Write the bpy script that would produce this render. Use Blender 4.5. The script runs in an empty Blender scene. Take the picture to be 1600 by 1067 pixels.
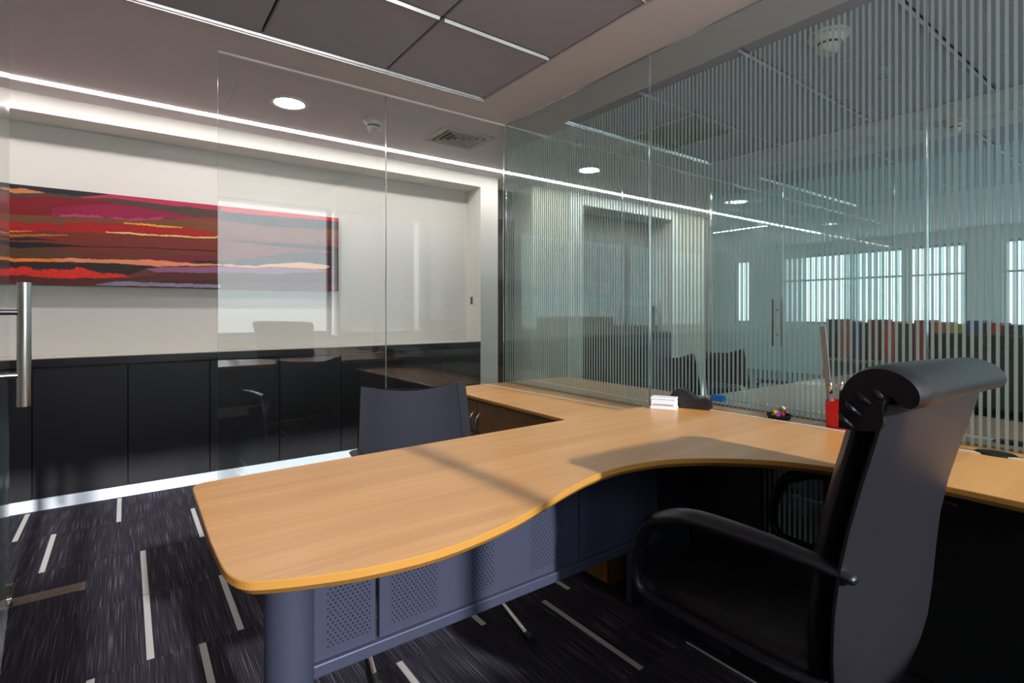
import bpy, bmesh, math, random
from mathutils import Vector, Matrix
random.seed(7)
sc = bpy.context.scene
C = sc.collection

# ------------------------------------------------------------------ camera
H, EYE = 2.40, 1.149
cam_d = bpy.data.cameras.new('camera')
cam_d.sensor_width = 36.0
cam_d.lens = 820.0 / 1600.0 * 36.0
cam_d.shift_y = -(533.5 - 487.2) / 1600.0
cam_d.clip_start = 0.02
cam = bpy.data.objects.new('camera', cam_d)
cam.location = (0, 0, EYE)
cam.rotation_euler = (math.pi / 2, 0, -0.6347)
C.objects.link(cam)
sc.camera = cam

# ------------------------------------------------------------------ world, sun, exposure
world = bpy.data.worlds.new('world')
sc.world = world
world.use_nodes = True
wt = world.node_tree
wt.nodes.clear()
w_out = wt.nodes.new('ShaderNodeOutputWorld')
w_bg = wt.nodes.new('ShaderNodeBackground')
w_tc = wt.nodes.new('ShaderNodeTexCoord')
w_sep = wt.nodes.new('ShaderNodeSeparateXYZ')
w_ramp = wt.nodes.new('ShaderNodeValToRGB')
w_map = wt.nodes.new('ShaderNodeMapRange')
w_map.inputs['From Min'].default_value = -1.0
w_map.inputs['From Max'].default_value = 1.0
wt.links.new(w_tc.outputs['Generated'], w_sep.inputs[0])
wt.links.new(w_sep.outputs['Z'], w_map.inputs['Value'])
wt.links.new(w_map.outputs[0], w_ramp.inputs[0])
wt.links.new(w_ramp.outputs[0], w_bg.inputs[0])
wt.links.new(w_bg.outputs[0], w_out.inputs[0])
cr = w_ramp.color_ramp
cr.elements[0].position = 0.0; cr.elements[0].color = (0.70, 0.69, 0.72, 1)
cr.elements[1].position = 1.0; cr.elements[1].color = (0.66, 0.82, 1.0, 1)
e = cr.elements.new(0.485); e.color = (0.80, 0.80, 0.82, 1)
e = cr.elements.new(0.51); e.color = (0.90, 0.95, 1.0, 1)
w_bg.inputs[1].default_value = 2.6

sun_d = bpy.data.lights.new('sun', 'SUN')
sun_d.energy = 4.2
sun_d.angle = 0.03
sun_d.color = (0.96, 0.96, 1.0)
sun = bpy.data.objects.new('sun', sun_d)
sun.rotation_euler = Vector((-0.037, 1.0, -0.438)).to_track_quat('-Z', 'Y').to_euler()
sun.location = (1, -4, 4)
C.objects.link(sun)

sc.view_settings.view_transform = 'Standard'
sc.view_settings.look = 'None'
sc.view_settings.gamma = 1.0
sc.view_settings.use_curve_mapping = False
sc.view_settings.exposure = 0.60
try:
    sc.cycles.use_denoising = True
    sc.cycles.max_bounces = 14
    sc.cycles.transparent_max_bounces = 24
    sc.cycles.sample_clamp_indirect = 6.0
    sc.cycles.caustics_reflective = False
    sc.cycles.caustics_refractive = False
except Exception:
    pass

# sky portals in the window openings of the back wall and the far wall
def portal(name, loc, rot, sx, sy):
    d = bpy.data.lights.new(name, 'AREA')
    d.shape = 'RECTANGLE'; d.size = sx; d.size_y = sy
    d.cycles.is_portal = True
    o = bpy.data.objects.new(name, d)
    o.location = loc; o.rotation_euler = rot
    C.objects.link(o)
portal('portal_back', (0.4, -0.86, 1.62), (-math.pi / 2, 0, 0), 3.3, 1.6)
portal('portal_open', (7.4, -0.86, 1.62), (-math.pi / 2, 0, 0), 5.0, 1.6)
portal('portal_far', (10.25, 4.0, 1.55), (0, math.pi / 2, 0), 1.5, 4.6)

# ------------------------------------------------------------------ materials
def srgb(r, g, b):
    f = lambda c: (c / 255 / 12.92) if c <= 10 else ((c / 255 + 0.055) / 1.055) ** 2.4
    return (f(r), f(g), f(b), 1.0)

def mat(name, col, rough=0.5, metal=0.0, spec=0.5, emit=None, bump=None, coat=0.0):
    m = bpy.data.materials.new(name)
    m.use_nodes = True
    b = m.node_tree.nodes['Principled BSDF']
    b.inputs['Base Color'].default_value = col
    b.inputs['Roughness'].default_value = rough
    b.inputs['Metallic'].default_value = metal
    b.inputs['Specular IOR Level'].default_value = spec
    b.inputs['Coat Weight'].default_value = coat
    if emit:
        b.inputs['Emission Color'].default_value = emit[0]
        b.inputs['Emission Strength'].default_value = emit[1]
    if bump:
        nt = m.node_tree
        n = nt.nodes.new('ShaderNodeTexNoise'); n.inputs['Scale'].default_value = bump[0]
        n.inputs['Detail'].default_value = 4
        tc = nt.nodes.new('ShaderNodeTexCoord')
        bp = nt.nodes.new('ShaderNodeBump'); bp.inputs['Strength'].default_value = bump[1]
        bp.inputs['Distance'].default_value = 0.002
        nt.links.new(tc.outputs['Object'], n.inputs['Vector'])
        nt.links.new(n.outputs[0], bp.inputs['Height'])
        nt.links.new(bp.outputs[0], b.inputs['Normal'])
    return m

class NT:
    """small node helper"""
    def __init__(s, m): s.t = m.node_tree
    def n(s, kind, **kw):
        x = s.t.nodes.new(kind)
        for k, v in kw.items(): setattr(x, k, v)
        return x
    def link(s, a, b): s.t.links.new(a, b)
    def math(s, op, a, b=None, c=None):
        x = s.n('ShaderNodeMath', operation=op)
        for i, v in enumerate((a, b, c)):
            if v is None: continue
            if isinstance(v, (int, float)): x.inputs[i].default_value = v
            else: s.link(v, x.inputs[i])
        return x.outputs[0]

def wood(name, c1, c2, rough=0.32, axis=0):
    m = mat(name, c1, rough)
    k = NT(m); b = m.node_tree.nodes['Principled BSDF']
    tc = k.n('ShaderNodeTexCoord')
    out = []
    for sx, sy, det in ((0.9, 14, 3), (2.5, 160, 2)):
        mp = k.n('ShaderNodeMapping')
        mp.inputs['Scale'].default_value = (sx, sy, sy) if axis == 0 else (sy, sx, sy)
        nz = k.n('ShaderNodeTexNoise'); nz.inputs['Scale'].default_value = 1.0; nz.inputs['Detail'].default_value = det
        k.link(tc.outputs['Object'], mp.inputs[0]); k.link(mp.outputs[0], nz.inputs['Vector'])
        out.append(nz.outputs[0])
    s = k.math('ADD', k.math('MULTIPLY', out[0], 0.65), k.math('MULTIPLY', out[1], 0.35))
    rp = k.n('ShaderNodeValToRGB')
    rp.color_ramp.elements[0].position = 0.36; rp.color_ramp.elements[0].color = c2
    rp.color_ramp.elements[1].position = 0.62; rp.color_ramp.elements[1].color = c1
    k.link(s, rp.inputs[0]); k.link(rp.outputs[0], b.inputs['Base Color'])
    return m

M = {}
M['white_wall'] = mat('white_wall', srgb(232, 228, 222), 0.75, bump=(180, 0.05))
M['soffit'] = mat('ceiling_paint', srgb(238, 227, 229), 0.8, bump=(150, 0.05))
M['tile'] = mat('ceiling_tile_metal', srgb(184, 177, 190), 0.6, bump=(500, 0.06))
M['trim_white'] = mat('trim_white', srgb(240, 238, 236), 0.35)
M['trim_gloss'] = mat('trim_gloss', srgb(236, 234, 234), 0.22, 0.85)
M['gap'] = mat('dark_gap', srgb(40, 37, 38), 0.8)
M['led'] = mat('led_diffuser', srgb(255, 255, 255), 0.5, emit=((1.0, 0.95, 0.92, 1), 20.0))
M['down'] = mat('downlight_glow', srgb(255, 255, 255), 0.5, emit=((1.0, 0.95, 0.91, 1), 40.0))
M['black_cab'] = mat('black_cabinet', srgb(30, 27, 31), 0.42, bump=(300, 0.05))
M['worktop'] = mat('black_top', srgb(36, 33, 37), 0.3)
M['top_reflection'] = mat('painted_wall_reflection', srgb(205, 198, 188), 0.35)
M['plinth'] = mat('plinth_aluminium', srgb(222, 226, 234), 0.45, 0.1)
M['wood'] = wood('beech_top', srgb(208, 151, 88), srgb(188, 130, 70), 0.30)
M['wood_side'] = wood('beech_front', srgb(124, 84, 30), srgb(106, 70, 24), 0.42)
M['edge'] = mat('beech_edge', srgb(180, 127, 58), 0.35)
M['edge_glint'] = mat('painted_edge_glint', srgb(255, 240, 214), 0.3)  # reflected window light along the joints, painted as a near-white strip
M['grey_metal'] = mat('blue_grey_metal', srgb(68, 71, 90), 0.42, 0.35, bump=(600, 0.08))
M['dark_plastic'] = mat('dark_plastic', srgb(26, 26, 30), 0.45)
M['black'] = mat('matt_black', srgb(14, 14, 16), 0.6)
M['leather'] = mat('black_leather', srgb(22, 20, 23), 0.36, spec=0.4, bump=(420, 0.25))
M['leather_back'] = mat('black_leather_back', srgb(31, 29, 34), 0.44, spec=0.36, bump=(420, 0.18))
M['mesh'] = mat('charcoal_mesh', srgb(13, 13, 26), 0.6, spec=0.2, bump=(900, 0.3))
M['mesh_edge'] = mat('charcoal_rim', srgb(13, 13, 20), 0.5, spec=0.2)
M['chrome'] = mat('chrome', srgb(210, 208, 206), 0.16, 1.0)
M['steel'] = mat('brushed_steel', srgb(196, 192, 188), 0.2, 1.0)
M['plate'] = mat('floor_plate_steel', srgb(112, 98, 86), 0.4, 0.3)
M['red'] = mat('red_plastic', srgb(206, 22, 14), 0.3)
M['blue'] = mat('blue_foam', srgb(22, 120, 214), 0.6)
M['white_plastic'] = mat('white_plastic', srgb(232, 232, 236), 0.35)
M['grey_plastic'] = mat('grey_plastic', srgb(150, 150, 150), 0.4)
M['yellow'] = mat('yellow_plastic', srgb(232, 196, 40), 0.4)
M['beige_wall'] = mat('beige_wall', srgb(206, 198, 182), 0.75, bump=(150, 0.05))
M['brown_door'] = mat('brown_door', srgb(52, 32, 28), 0.45)
M['taupe'] = mat('taupe_wall', srgb(112, 104, 100), 0.6)
M['vent'] = mat('vent_white', srgb(196, 192, 184), 0.5)
M['detector'] = mat('detector_white', srgb(226, 224, 214), 0.4)
M['frame_alu'] = mat('window_frame', srgb(150, 156, 162), 0.4, 0.4)
M['blind'] = mat('roller_blind', srgb(150, 152, 156), 0.8)
_b = M['blind'].node_tree; _o = _b.nodes['Material Output']
_tl = _b.nodes.new('ShaderNodeBsdfTranslucent'); _tl.inputs[0].default_value = srgb(206, 208, 210)
_mx = _b.nodes.new('ShaderNodeMixShader'); _mx.inputs[0].default_value = 0.45
_b.links.new(_b.nodes['Principled BSDF'].outputs[0], _mx.inputs[1]); _b.links.new(_tl.outputs[0], _mx.inputs[2]); _b.links.new(_mx.outputs[0], _o.inputs[0])
M['orange_wood'] = mat('orange_file', srgb(196, 84, 34), 0.5)
M['grey_top'] = wood('grey_beige_top', srgb(186, 172, 152), srgb(172, 158, 138), 0.34)

def schlick(k, f0):
    g = k.n('ShaderNodeNewGeometry')
    d = k.n('ShaderNodeVectorMath', operation='DOT_PRODUCT')
    k.link(g.outputs['Normal'], d.inputs[0]); k.link(g.outputs['Incoming'], d.inputs[1])
    c = k.math('ABSOLUTE', d.outputs['Value'])
    p = k.math('POWER', k.math('SUBTRACT', 1.0, c), 5.0)
    return k.math('ADD', f0, k.math('MULTIPLY', 1.0 - f0, p))

def glass_mat(name, tint, f0=0.06, stripes=False, film=((200, 219, 214), (198, 226, 221))):
    m = bpy.data.materials.new(name); m.use_nodes = True
    k = NT(m); k.t.nodes.clear()
    out = k.n('ShaderNodeOutputMaterial')
    tr = k.n('ShaderNodeBsdfTransparent'); tr.inputs[0].default_value = tint
    gl = k.n('ShaderNodeBsdfGlossy'); gl.inputs['Roughness'].default_value = 0.0
    gl.inputs['Color'].default_value = (1, 1, 1, 1)
    mx = k.n('ShaderNodeMixShader')
    k.link(schlick(k, f0), mx.inputs[0]); k.link(tr.outputs[0], mx.inputs[1]); k.link(gl.outputs[0], mx.inputs[2])
    res = mx.outputs[0]
    if stripes:
        tc = k.n('ShaderNodeTexCoord'); sp = k.n('ShaderNodeSeparateXYZ')
        k.link(tc.outputs['Object'], sp.inputs[0])
        fr = k.math('FRACT', k.math('DIVIDE', k.math('ADD', sp.outputs['Y'], 10.0), 0.0192))
        st = k.math('LESS_THAN', fr, 0.46)
        top = k.math('LESS_THAN', sp.outputs['Z'], 2.205)
        bot = k.math('GREATER_THAN', sp.outputs['Z'], 0.06)
        f = k.math('MULTIPLY', st, k.math('MULTIPLY', top, bot))
        df = k.n('ShaderNodeBsdfDiffuse'); df.inputs[0].default_value = srgb(*film[0])
        tl = k.n('ShaderNodeBsdfTranslucent'); tl.inputs[0].default_value = srgb(*film[1])
        t2 = k.n('ShaderNodeBsdfTransparent'); t2.inputs[0].default_value = (0.75, 0.85, 0.83, 1)
        a = k.n('ShaderNodeMixShader'); a.inputs[0].default_value = 0.55
        k.link(df.outputs[0], a.inputs[1]); k.link(tl.outputs[0], a.inputs[2])
        b = k.n('ShaderNodeMixShader'); b.inputs[0].default_value = 0.16
        k.link(a.outputs[0], b.inputs[1]); k.link(t2.outputs[0], b.inputs[2])
        g2 = k.n('ShaderNodeMixShader')
        k.link(schlick(k, f0 * 0.7), g2.inputs[0]); k.link(b.outputs[0], g2.inputs[1]); k.link(gl.outputs[0], g2.inputs[2])
        fm = k.n('ShaderNodeMixShader')
        k.link(f, fm.inputs[0]); k.link(res, fm.inputs[1]); k.link(g2.outputs[0], fm.inputs[2])
        res = fm.outputs[0]
    k.link(res, out.inputs[0])
    return m

M['glass'] = glass_mat('clear_glass', (0.965, 0.98, 0.972, 1), 0.055)
M['glass_far'] = glass_mat('tinted_glass', (0.90, 0.97, 0.965, 1), 0.055)
M['stripe_glass'] = glass_mat('striped_glass', (0.92, 0.965, 0.965, 1), 0.06, True)
M['stripe_far'] = glass_mat('striped_glass_far', (0.80, 0.94, 0.97, 1), 0.055, True, ((176, 222, 228), (170, 230, 240)))  # teal of the far windows' daylight put into the film colour
M['glass_edge'] = mat('glass_edge', srgb(206, 226, 220), 0.15)
_b = M['glass_edge'].node_tree.nodes['Principled BSDF']
_b.inputs['Transmission Weight'].default_value = 0.55
M['window_glass'] = glass_mat('window_glass', (0.97, 0.985, 0.98, 1), 0.03)

# carpet
def carpet_mat():
    m = mat('carpet', srgb(60, 56, 66), 0.95, spec=0.15)
    k = NT(m); b = m.node_tree.nodes['Principled BSDF']
    tc = k.n('ShaderNodeTexCoord'); oi = k.n('ShaderNodeObjectInfo')
    off = k.n('ShaderNodeCombineXYZ')
    k.link(k.math('MULTIPLY', oi.outputs['Random'], 37.0), off.inputs[0])
    k.link(k.math('MULTIPLY', oi.outputs['Random'], 91.0), off.inputs[1])
    ad = k.n('ShaderNodeVectorMath', operation='ADD')
    k.link(tc.outputs['Object'], ad.inputs[0]); k.link(off.outputs[0], ad.inputs[1])
    def nz(sx, sy, det):
        mp = k.n('ShaderNodeMapping'); mp.inputs['Scale'].default_value = (sx, sy, 1)
        n = k.n('ShaderNodeTexNoise'); n.inputs['Scale'].default_value = 1; n.inputs['Detail'].default_value = det
        k.link(ad.outputs[0], mp.inputs[0]); k.link(mp.outputs[0], n.inputs['Vector'])
        return n.outputs[0]
    lines = nz(330, 4.5, 0)
    blocks = nz(34, 2.2, 1)
    pile = nz(420, 300, 2)
    s = k.math('ADD', k.math('MULTIPLY', lines, 0.50), k.math('ADD', k.math('MULTIPLY', blocks, 0.20), k.math('MULTIPLY', pile, 0.30)))
    rp = k.n('ShaderNodeValToRGB'); r = rp.color_ramp
    r.elements[0].position = 0.40; r.elements[0].color = srgb(34, 31, 38)
    r.elements[1].position = 0.68; r.elements[1].color = srgb(104, 99, 112)
    e = r.elements.new(0.54); e.color = srgb(46, 43, 52)
    e = r.elements.new(0.61); e.color = srgb(72, 68, 80)
    k.link(s, rp.inputs[0]); k.link(rp.outputs[0], b.inputs['Base Color'])
    bp = k.n('ShaderNodeBump'); bp.inputs['Strength'].default_value = 0.5; bp.inputs['Distance'].default_value = 0.003
    k.link(pile, bp.inputs['Height']); k.link(bp.outputs[0], b.inputs['Normal'])
    return m
M['carpet'] = carpet_mat()
M['pale_stripe'] = mat('pale_carpet_stripe', srgb(184, 180, 176), 0.95, spec=0.1, bump=(500, 0.5))

# perforated sheet metal : small dark holes in given x-ranges (object coordinates)
def perforated(name, zones, zlo, zhi, base):
    m = mat(name, base, 0.42, 0.35)
    k = NT(m); b = m.node_tree.nodes['Principled BSDF']
    tc = k.n('ShaderNodeTexCoord'); sp = k.n('ShaderNodeSeparateXYZ')
    k.link(tc.outputs['Object'], sp.inputs[0])
    x, z = sp.outputs['X'], sp.outputs['Z']
    px, pz = 0.0105, 0.0078
    v = k.math('DIVIDE', k.math('ADD', z, 5.0), pz)
    row = k.math('MULTIPLY', k.math('MODULO', k.math('FLOOR', v), 2.0), 0.5)
    u = k.math('ADD', k.math('DIVIDE', k.math('ADD', x, 5.0), px), row)
    du = k.math('MULTIPLY', k.math('SUBTRACT', k.math('FRACT', u), 0.5), px)
    dv = k.math('MULTIPLY', k.math('SUBTRACT', k.math('FRACT', v), 0.5), pz)
    r2 = k.math('ADD', k.math('MULTIPLY', du, du), k.math('MULTIPLY', dv, dv))
    hole = k.math('LESS_THAN', r2, 0.0020 ** 2)
    tot = None
    for a, c in zones:
        q = k.math('MULTIPLY', k.math('GREATER_THAN', x, a), k.math('LESS_THAN', x, c))
        tot = q if tot is None else k.math('ADD', tot, q)
    zz = k.math('MULTIPLY', k.math('GREATER_THAN', z, zlo), k.math('LESS_THAN', z, zhi))
    f = k.math('MULTIPLY', hole, k.math('MULTIPLY', tot, zz))
    mx = k.n('ShaderNodeMix', data_type='RGBA')
    k.link(f, mx.inputs[0]); mx.inputs[6].default_value = base; mx.inputs[7].default_value = srgb(18, 18, 26)
    k.link(mx.outputs[2], b.inputs['Base Color'])
    return m

# ------------------------------------------------------------------ mesh helpers
def new_bm(): return bmesh.new()

def box(bm, a, b, bev=0.0):
    vs = [bm.verts.new((x, y, z)) for z in (a[2], b[2]) for y in (a[1], b[1]) for x in (a[0], b[0])]
    fs = [(0, 2, 3, 1), (4, 5, 7, 6), (0, 1, 5, 4), (2, 6, 7, 3), (0, 4, 6, 2), (1, 3, 7, 5)]
    faces = [bm.faces.new([vs[i] for i in f]) for f in fs]
    if bev:
        es = list({e for f in faces for e in f.edges})
        bmesh.ops.bevel(bm, geom=es, offset=bev, segments=2, affect='EDGES', profile=0.5)
    return faces

def ring_loft(bm, rings, cap=True, closed=True):
    R = [[bm.verts.new(p) for p in r] for r in rings]
    n = len(R[0])
    for a, b in zip(R, R[1:]):
        for i in range(n if closed else n - 1):
            j = (i + 1) % n
            bm.faces.new((a[i], a[j], b[j], b[i]))
    if cap and closed:
        bm.faces.new(list(reversed(R[0]))); bm.faces.new(R[-1])
    return R

def tube(bm, path, r, seg=10, sq=(1, 1)):
    """swept tube; r a number or a list; sq scales the two section axes"""
    P = [Vector(p) for p in path]
    rings = []
    up0 = Vector((0, 0, 1))
    prev = None
    for i, p in enumerate(P):
        t = (P[min(i + 1, len(P) - 1)] - P[max(i - 1, 0)]).normalized()
        if prev is None:
            a = t.cross(up0)
            if a.length < 0.05: a = t.cross(Vector((1, 0, 0)))
            a.normalize()
        else:
            a = (prev - t * prev.dot(t)).normalized()
        prev = a
        b = t.cross(a).normalized()
        rr = r[i] if isinstance(r, (list, tuple)) else r
        rings.append([p + (a * math.cos(q) * sq[0] + b * math.sin(q) * sq[1]) * rr for q in [2 * math.pi * k / seg for k in range(seg)]])
    ring_loft(bm, rings)

def cyl(bm, p0, p1, r, seg=20, r1=None):
    tube(bm, [p0, p1], [r, r if r1 is None else r1], seg)

def lathe(bm, prof, c, seg=28, cap=True):
    rings = [[(c[0] + r * math.cos(2 * math.pi * k / seg), c[1] + r * math.sin(2 * math.pi * k / seg), c[2] + z) for k in range(seg)] for r, z in prof]
    ring_loft(bm, rings, cap)

def smooth_path(pts, n=6):
    P = [Vector(p) for p in pts]
    out = []
    for i in range(len(P) - 1):
        p0, p1, p2, p3 = P[max(i - 1, 0)], P[i], P[i + 1], P[min(i + 2, len(P) - 1)]
        for k in range(n):
            t = k / n
            out.append(0.5 * ((2 * p1) + (p2 - p0) * t + (2 * p0 - 5 * p1 + 4 * p2 - p3) * t * t + (-p0 + 3 * p1 - 3 * p2 + p3) * t ** 3))
    out.append(P[-1])
    return out

def prism(bm, poly, z0, z1):
    ring_loft(bm, [[(x, y, z0) for x, y in poly], [(x, y, z1) for x, y in poly]])

def inset_poly(poly, d):
    n = len(poly); out = []
    A = sum(poly[i][0] * poly[(i + 1) % n][1] - poly[(i + 1) % n][0] * poly[i][1] for i in range(n))
    s = 1 if A > 0 else -1
    for i in range(n):
        p, q, r = Vector(poly[i - 1]), Vector(poly[i]), Vector(poly[(i + 1) % n])
        e1, e2 = (q - p).normalized(), (r - q).normalized()
        nn = Vector((-(e1.y + e2.y), e1.x + e2.x)) * s
        if nn.length < 1e-6: nn = Vector((-e1.y, e1.x)) * s
        nn.normalize()
        c = max(0.5, nn.dot(Vector((-e1.y, e1.x)) * s))
        out.append(tuple(q + nn * d / c))
    return out

def obj(name, bm, m, parent=None, smooth=False, bevel=0.0, subs=0, mats=None, org=None):
    """link a bmesh as one object; coordinates are world unless parent has a location (then taken relative to it)"""
    bmesh.ops.recalc_face_normals(bm, faces=bm.faces)
    me = bpy.data.meshes.new(name)
    if org is not None:
        bmesh.ops.translate(bm, verts=bm.verts, vec=-Vector(org))
    bm.to_mesh(me); bm.free()
    for x in (mats or [m]): me.materials.append(x)
    o = bpy.data.objects.new(name, me)
    C.objects.link(o)
    if parent is not None: o.parent = parent
    if smooth:
        for p in me.polygons: p.use_smooth = True
    if bevel:
        b = o.modifiers.new('bevel', 'BEVEL'); b.width = bevel; b.segments = 2; b.limit_method = 'ANGLE'; b.angle_limit = math.radians(40)
    if subs:
        s = o.modifiers.new('subsurf', 'SUBSURF'); s.levels = subs; s.render_levels = subs
    return o

def auto_smooth(o, ang=40):
    me = o.data
    for p in me.polygons: p.use_smooth = True
    try: me.set_sharp_from_angle(angle=math.radians(ang))
    except Exception: pass
    return o

def tag(o, label, cat, group=None):
    o['label'] = label; o['category'] = cat
    if group: o['group'] = group
    return o

def thing(name, label, cat, loc=(0, 0, 0), group=None, rz=0):
    o = bpy.data.objects.new(name, None)
    o.empty_display_size = 0.1
    o.location = loc; o.rotation_euler = (0, 0, rz)
    C.objects.link(o)
    return tag(o, label, cat, group)

def struct(name, bm=None, m=None, parent=None, **kw):
    if bm is None:
        o = bpy.data.objects.new(name, None); C.objects.link(o)
    else:
        o = obj(name, bm, m, parent, **kw)
    if parent is None: o['kind'] = 'structure'
    return o

def copy_tree(o, parent=None):
    c = o.copy(); C.objects.link(c)
    if parent is not None: c.parent = parent
    for ch in list(o.children): copy_tree(ch, c)
    return c

def bx(name, a, b, m, parent=None, bevel=0.0, org=None, **kw):
    bm = new_bm(); box(bm, a, b)
    return obj(name, bm, m, parent, bevel=bevel, org=org, **kw)

# ================================================================== SETTING
XS, YG = 2.045, 2.857          # striped glass plane, corridor glass plane
YF = 4.047                     # corridor wall face
YW = -0.72                     # window wall face
# ---- floor : slab and carpet tiles with pale inlaid stripes
floor = struct('floor', (lambda bm: (box(bm, (-3.0, -1.0, -0.2), (10.4, 8.2, -0.006)), bm)[1])(new_bm()), M['carpet'])
P_T = 0.495
tile_me = None
Y0, X0 = 3.587 - 9 * P_T, -0.55 - 2 * P_T
stripes = [(-0.447, 7), (-0.298, 8 - 0), (-0.030, 9), (0.315, 8), (0.067, 7), (0.067, 6), (0.336, 6), (0.214, 5), (-0.088, 5),
           (1.337, 4), (1.577, 3), (1.480, 5), (2.110, 2), (1.060, 5), (0.722, 4), (1.21, 2), (0.86, 1), (0.50, 2), (-0.7, 6), (0.60, 9), (1.72, 5)]
# rows : row r spans Y from 3.587-(9-r)*P_T to +P_T
by_cell = {}
for x, r in stripes:
    rr = {7: 8, 8: 8}.get(r, r)
    by_cell.setdefault((int((x - X0) // P_T), r), []).append(x)
rows = 10
for i in range(8):
    for r in range(rows + 1):
        xa, ya = X0 + i * P_T, Y0 + (r - 1) * P_T
        xb, yb = xa + P_T, min(ya + P_T, YF + 0.05)
        if yb - ya < 0.02: continue
        full = yb - ya > P_T - 0.01
        if full and tile_me is not None:
            t = bpy.data.objects.new('carpet_tile', tile_me); C.objects.link(t); t.parent = floor
        else:
            bm = new_bm(); box(bm, (0.0004, 0.0004, -0.006), (P_T - 0.0004, yb - ya - 0.0004, 0.0))
            t = obj('carpet_tile', bm, M['carpet'], floor)
            if full: tile_me = t.data
        t.location = (xa, ya, 0)
STR = [(-0.447, 3.552, 4.03), (-0.298, 3.092, 3.584), (-0.030, 3.59, 4.035), (0.315, 3.094, 3.575), (0.067, 2.602, 3.084), (0.067, 2.108, 2.60),
       (0.336, 2.108, 2.601), (0.214, 1.612, 2.10), (-0.088, 1.612, 2.10), (1.337, 1.113, 1.606), (1.577, 0.618, 1.112), (1.480, 1.612, 2.10),
       (2.110, 0.123, 0.606), (1.060, 1.612, 2.10), (0.722, 1.113, 1.606), (1.21, 0.123, 0.61), (0.60, 3.59, 4.03), (-0.60, 2.108, 2.60), (-0.36, 1.113, 1.606)]
for x, ya, yb in STR:
    i = int((x - X0) // P_T); r = int((0.5 * (ya + yb) - (Y0 - P_T)) // P_T)
    tx, ty = X0 + i * P_T, Y0 + (r - 1) * P_T
    host = next(c for c in floor.children if abs(c.location.x - tx) < 1e-4 and abs(c.location.y - ty) < 1e-4)
    a, b = max(ya, ty + 0.001), min(yb, ty + P_T - 0.001)
    bx('pale_stripe', (x - 0.0105 - tx, a - ty, -0.004), (x + 0.0105 - tx, b - ty, 0.0012), M['pale_stripe'], host)

# ---- ceiling : plasterboard soffit with two coffers of metal tiles
def rect_hole_ceiling(name, m, x0, x1, y0, y1, holes, z0, z1):
    xs = sorted({x0, x1, *[h[0] for h in holes], *[h[1] for h in holes]})
    ys = sorted({y0, y1, *[h[2] for h in holes], *[h[3] for h in holes]})
    bm = new_bm()
    for i in range(len(xs) - 1):
        for j in range(len(ys) - 1):
            cx, cy = (xs[i] + xs[i + 1]) / 2, (ys[j] + ys[j + 1]) / 2
            if any(h[0] < cx < h[1] and h[2] < cy < h[3] for h in holes): continue
            box(bm, (xs[i], ys[j], z0), (xs[i + 1], ys[j + 1], z1))
    bmesh.ops.remove_doubles(bm, verts=bm.verts, dist=1e-5)
    # drop the walls shared by neighbouring cells
    seen = {}
    for f in list(bm.faces):
        key = tuple(sorted(v.index for v in f.verts)) if False else tuple(sorted((round(v.co.x, 4), round(v.co.y, 4), round(v.co.z, 4)) for v in f.verts))
        seen.setdefault(key, []).append(f)
    kill = [f for v in seen.values() if len(v) > 1 for f in v]
    bmesh.ops.delete(bm, geom=kill, context='FACES')
    return struct(name, bm, m)

COF1 = (-1.30, 1.711, -0.45, 2.603)
COF2 = (2.34, 4.002, -0.45, 2.583)
COF3 = (4.75, 7.0, -0.2, 2.583)
ceiling = rect_hole_ceiling('ceiling', M['soffit'], -3.0, 10.4, -1.0, 8.2, [COF1, COF2, COF3], H, H + 0.05)
bx('ceiling_void', (-3.0, -1.0, H + 0.05), (10.4, 8.2, H + 0.12), M['gap'], ceiling)
def coffer(cof, xl, yl, skip=(), strip='trim_gloss'):
    """xl, yl : joint positions; tiles hang a little above the soffit with a dark joint and a lit bevelled strip"""
    cache = {}
    for i in range(len(xl) - 1):
        for j in range(len(yl) - 1):
            if (i, j) in skip: continue
            w, d = xl[i + 1] - xl[i] - 0.010, yl[j + 1] - yl[j] - 0.014
            key = (round(w, 3), round(d, 3))
            if key not in cache:
                bm = new_bm()
                rings = [[(s, s, z), (w - s, s, z), (w - s, d - s, z), (s, d - s, z)] for s, z in ((0.0, 0.03), (0.0, 0.012), (0.004, 0.006))]
                ring_loft(bm, rings)
                o = obj('ceiling_tile', bm, M['tile'], ceiling)
                cache[key] = o.data
            else:
                o = bpy.data.objects.new('ceiling_tile', cache[key]); C.objects.link(o); o.parent = ceiling
            o.location = (xl[i] + 0.005, yl[j] + 0.007, H)
    # white trims : along x at every y joint (they catch the window light), and round the coffer
    for y in yl[1:-1]:
        for i in range(len(xl) - 1):
            bm = new_bm(); ring_loft(bm, [[(x, y + 0.007, H - 0.004), (x, y + 0.001, H + 0.011), (x, y + 0.009, H + 0.011)] for x in (xl[i] + 0.012, xl[i + 1] - 0.012)])
            obj('tile_strip', bm, M[strip], ceiling)
    x0, x1, y0, y1 = cof
    bm = new_bm(); ring_loft(bm, [[(x, y1 + 0.004, H - 0.004), (x, y1 - 0.004, H + 0.014), (x, y1 + 0.010, H + 0.014), (x, y1 + 0.010, H - 0.004)] for x in (x0, x1)])
    obj('coffer_trim', bm, M['trim_gloss'], ceiling)
    bx('coffer_trim', (x1 - 0.004, y0, H - 0.002), (x1 + 0.008, y1 + 0.010, H + 0.012), M['soffit'], ceiling)
coffer(COF1, [-1.30, -0.705, -0.105, 0.495, 1.093, 1.703], [-0.44, 0.168, 0.773, 1.378, 1.983, 2.590])
coffer(COF2, [2.348, 2.905, 3.452, 3.996], [-0.44, 0.168, 0.773, 1.378, 1.983, 2.572], skip=((1, 4),), strip='tile')
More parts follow.
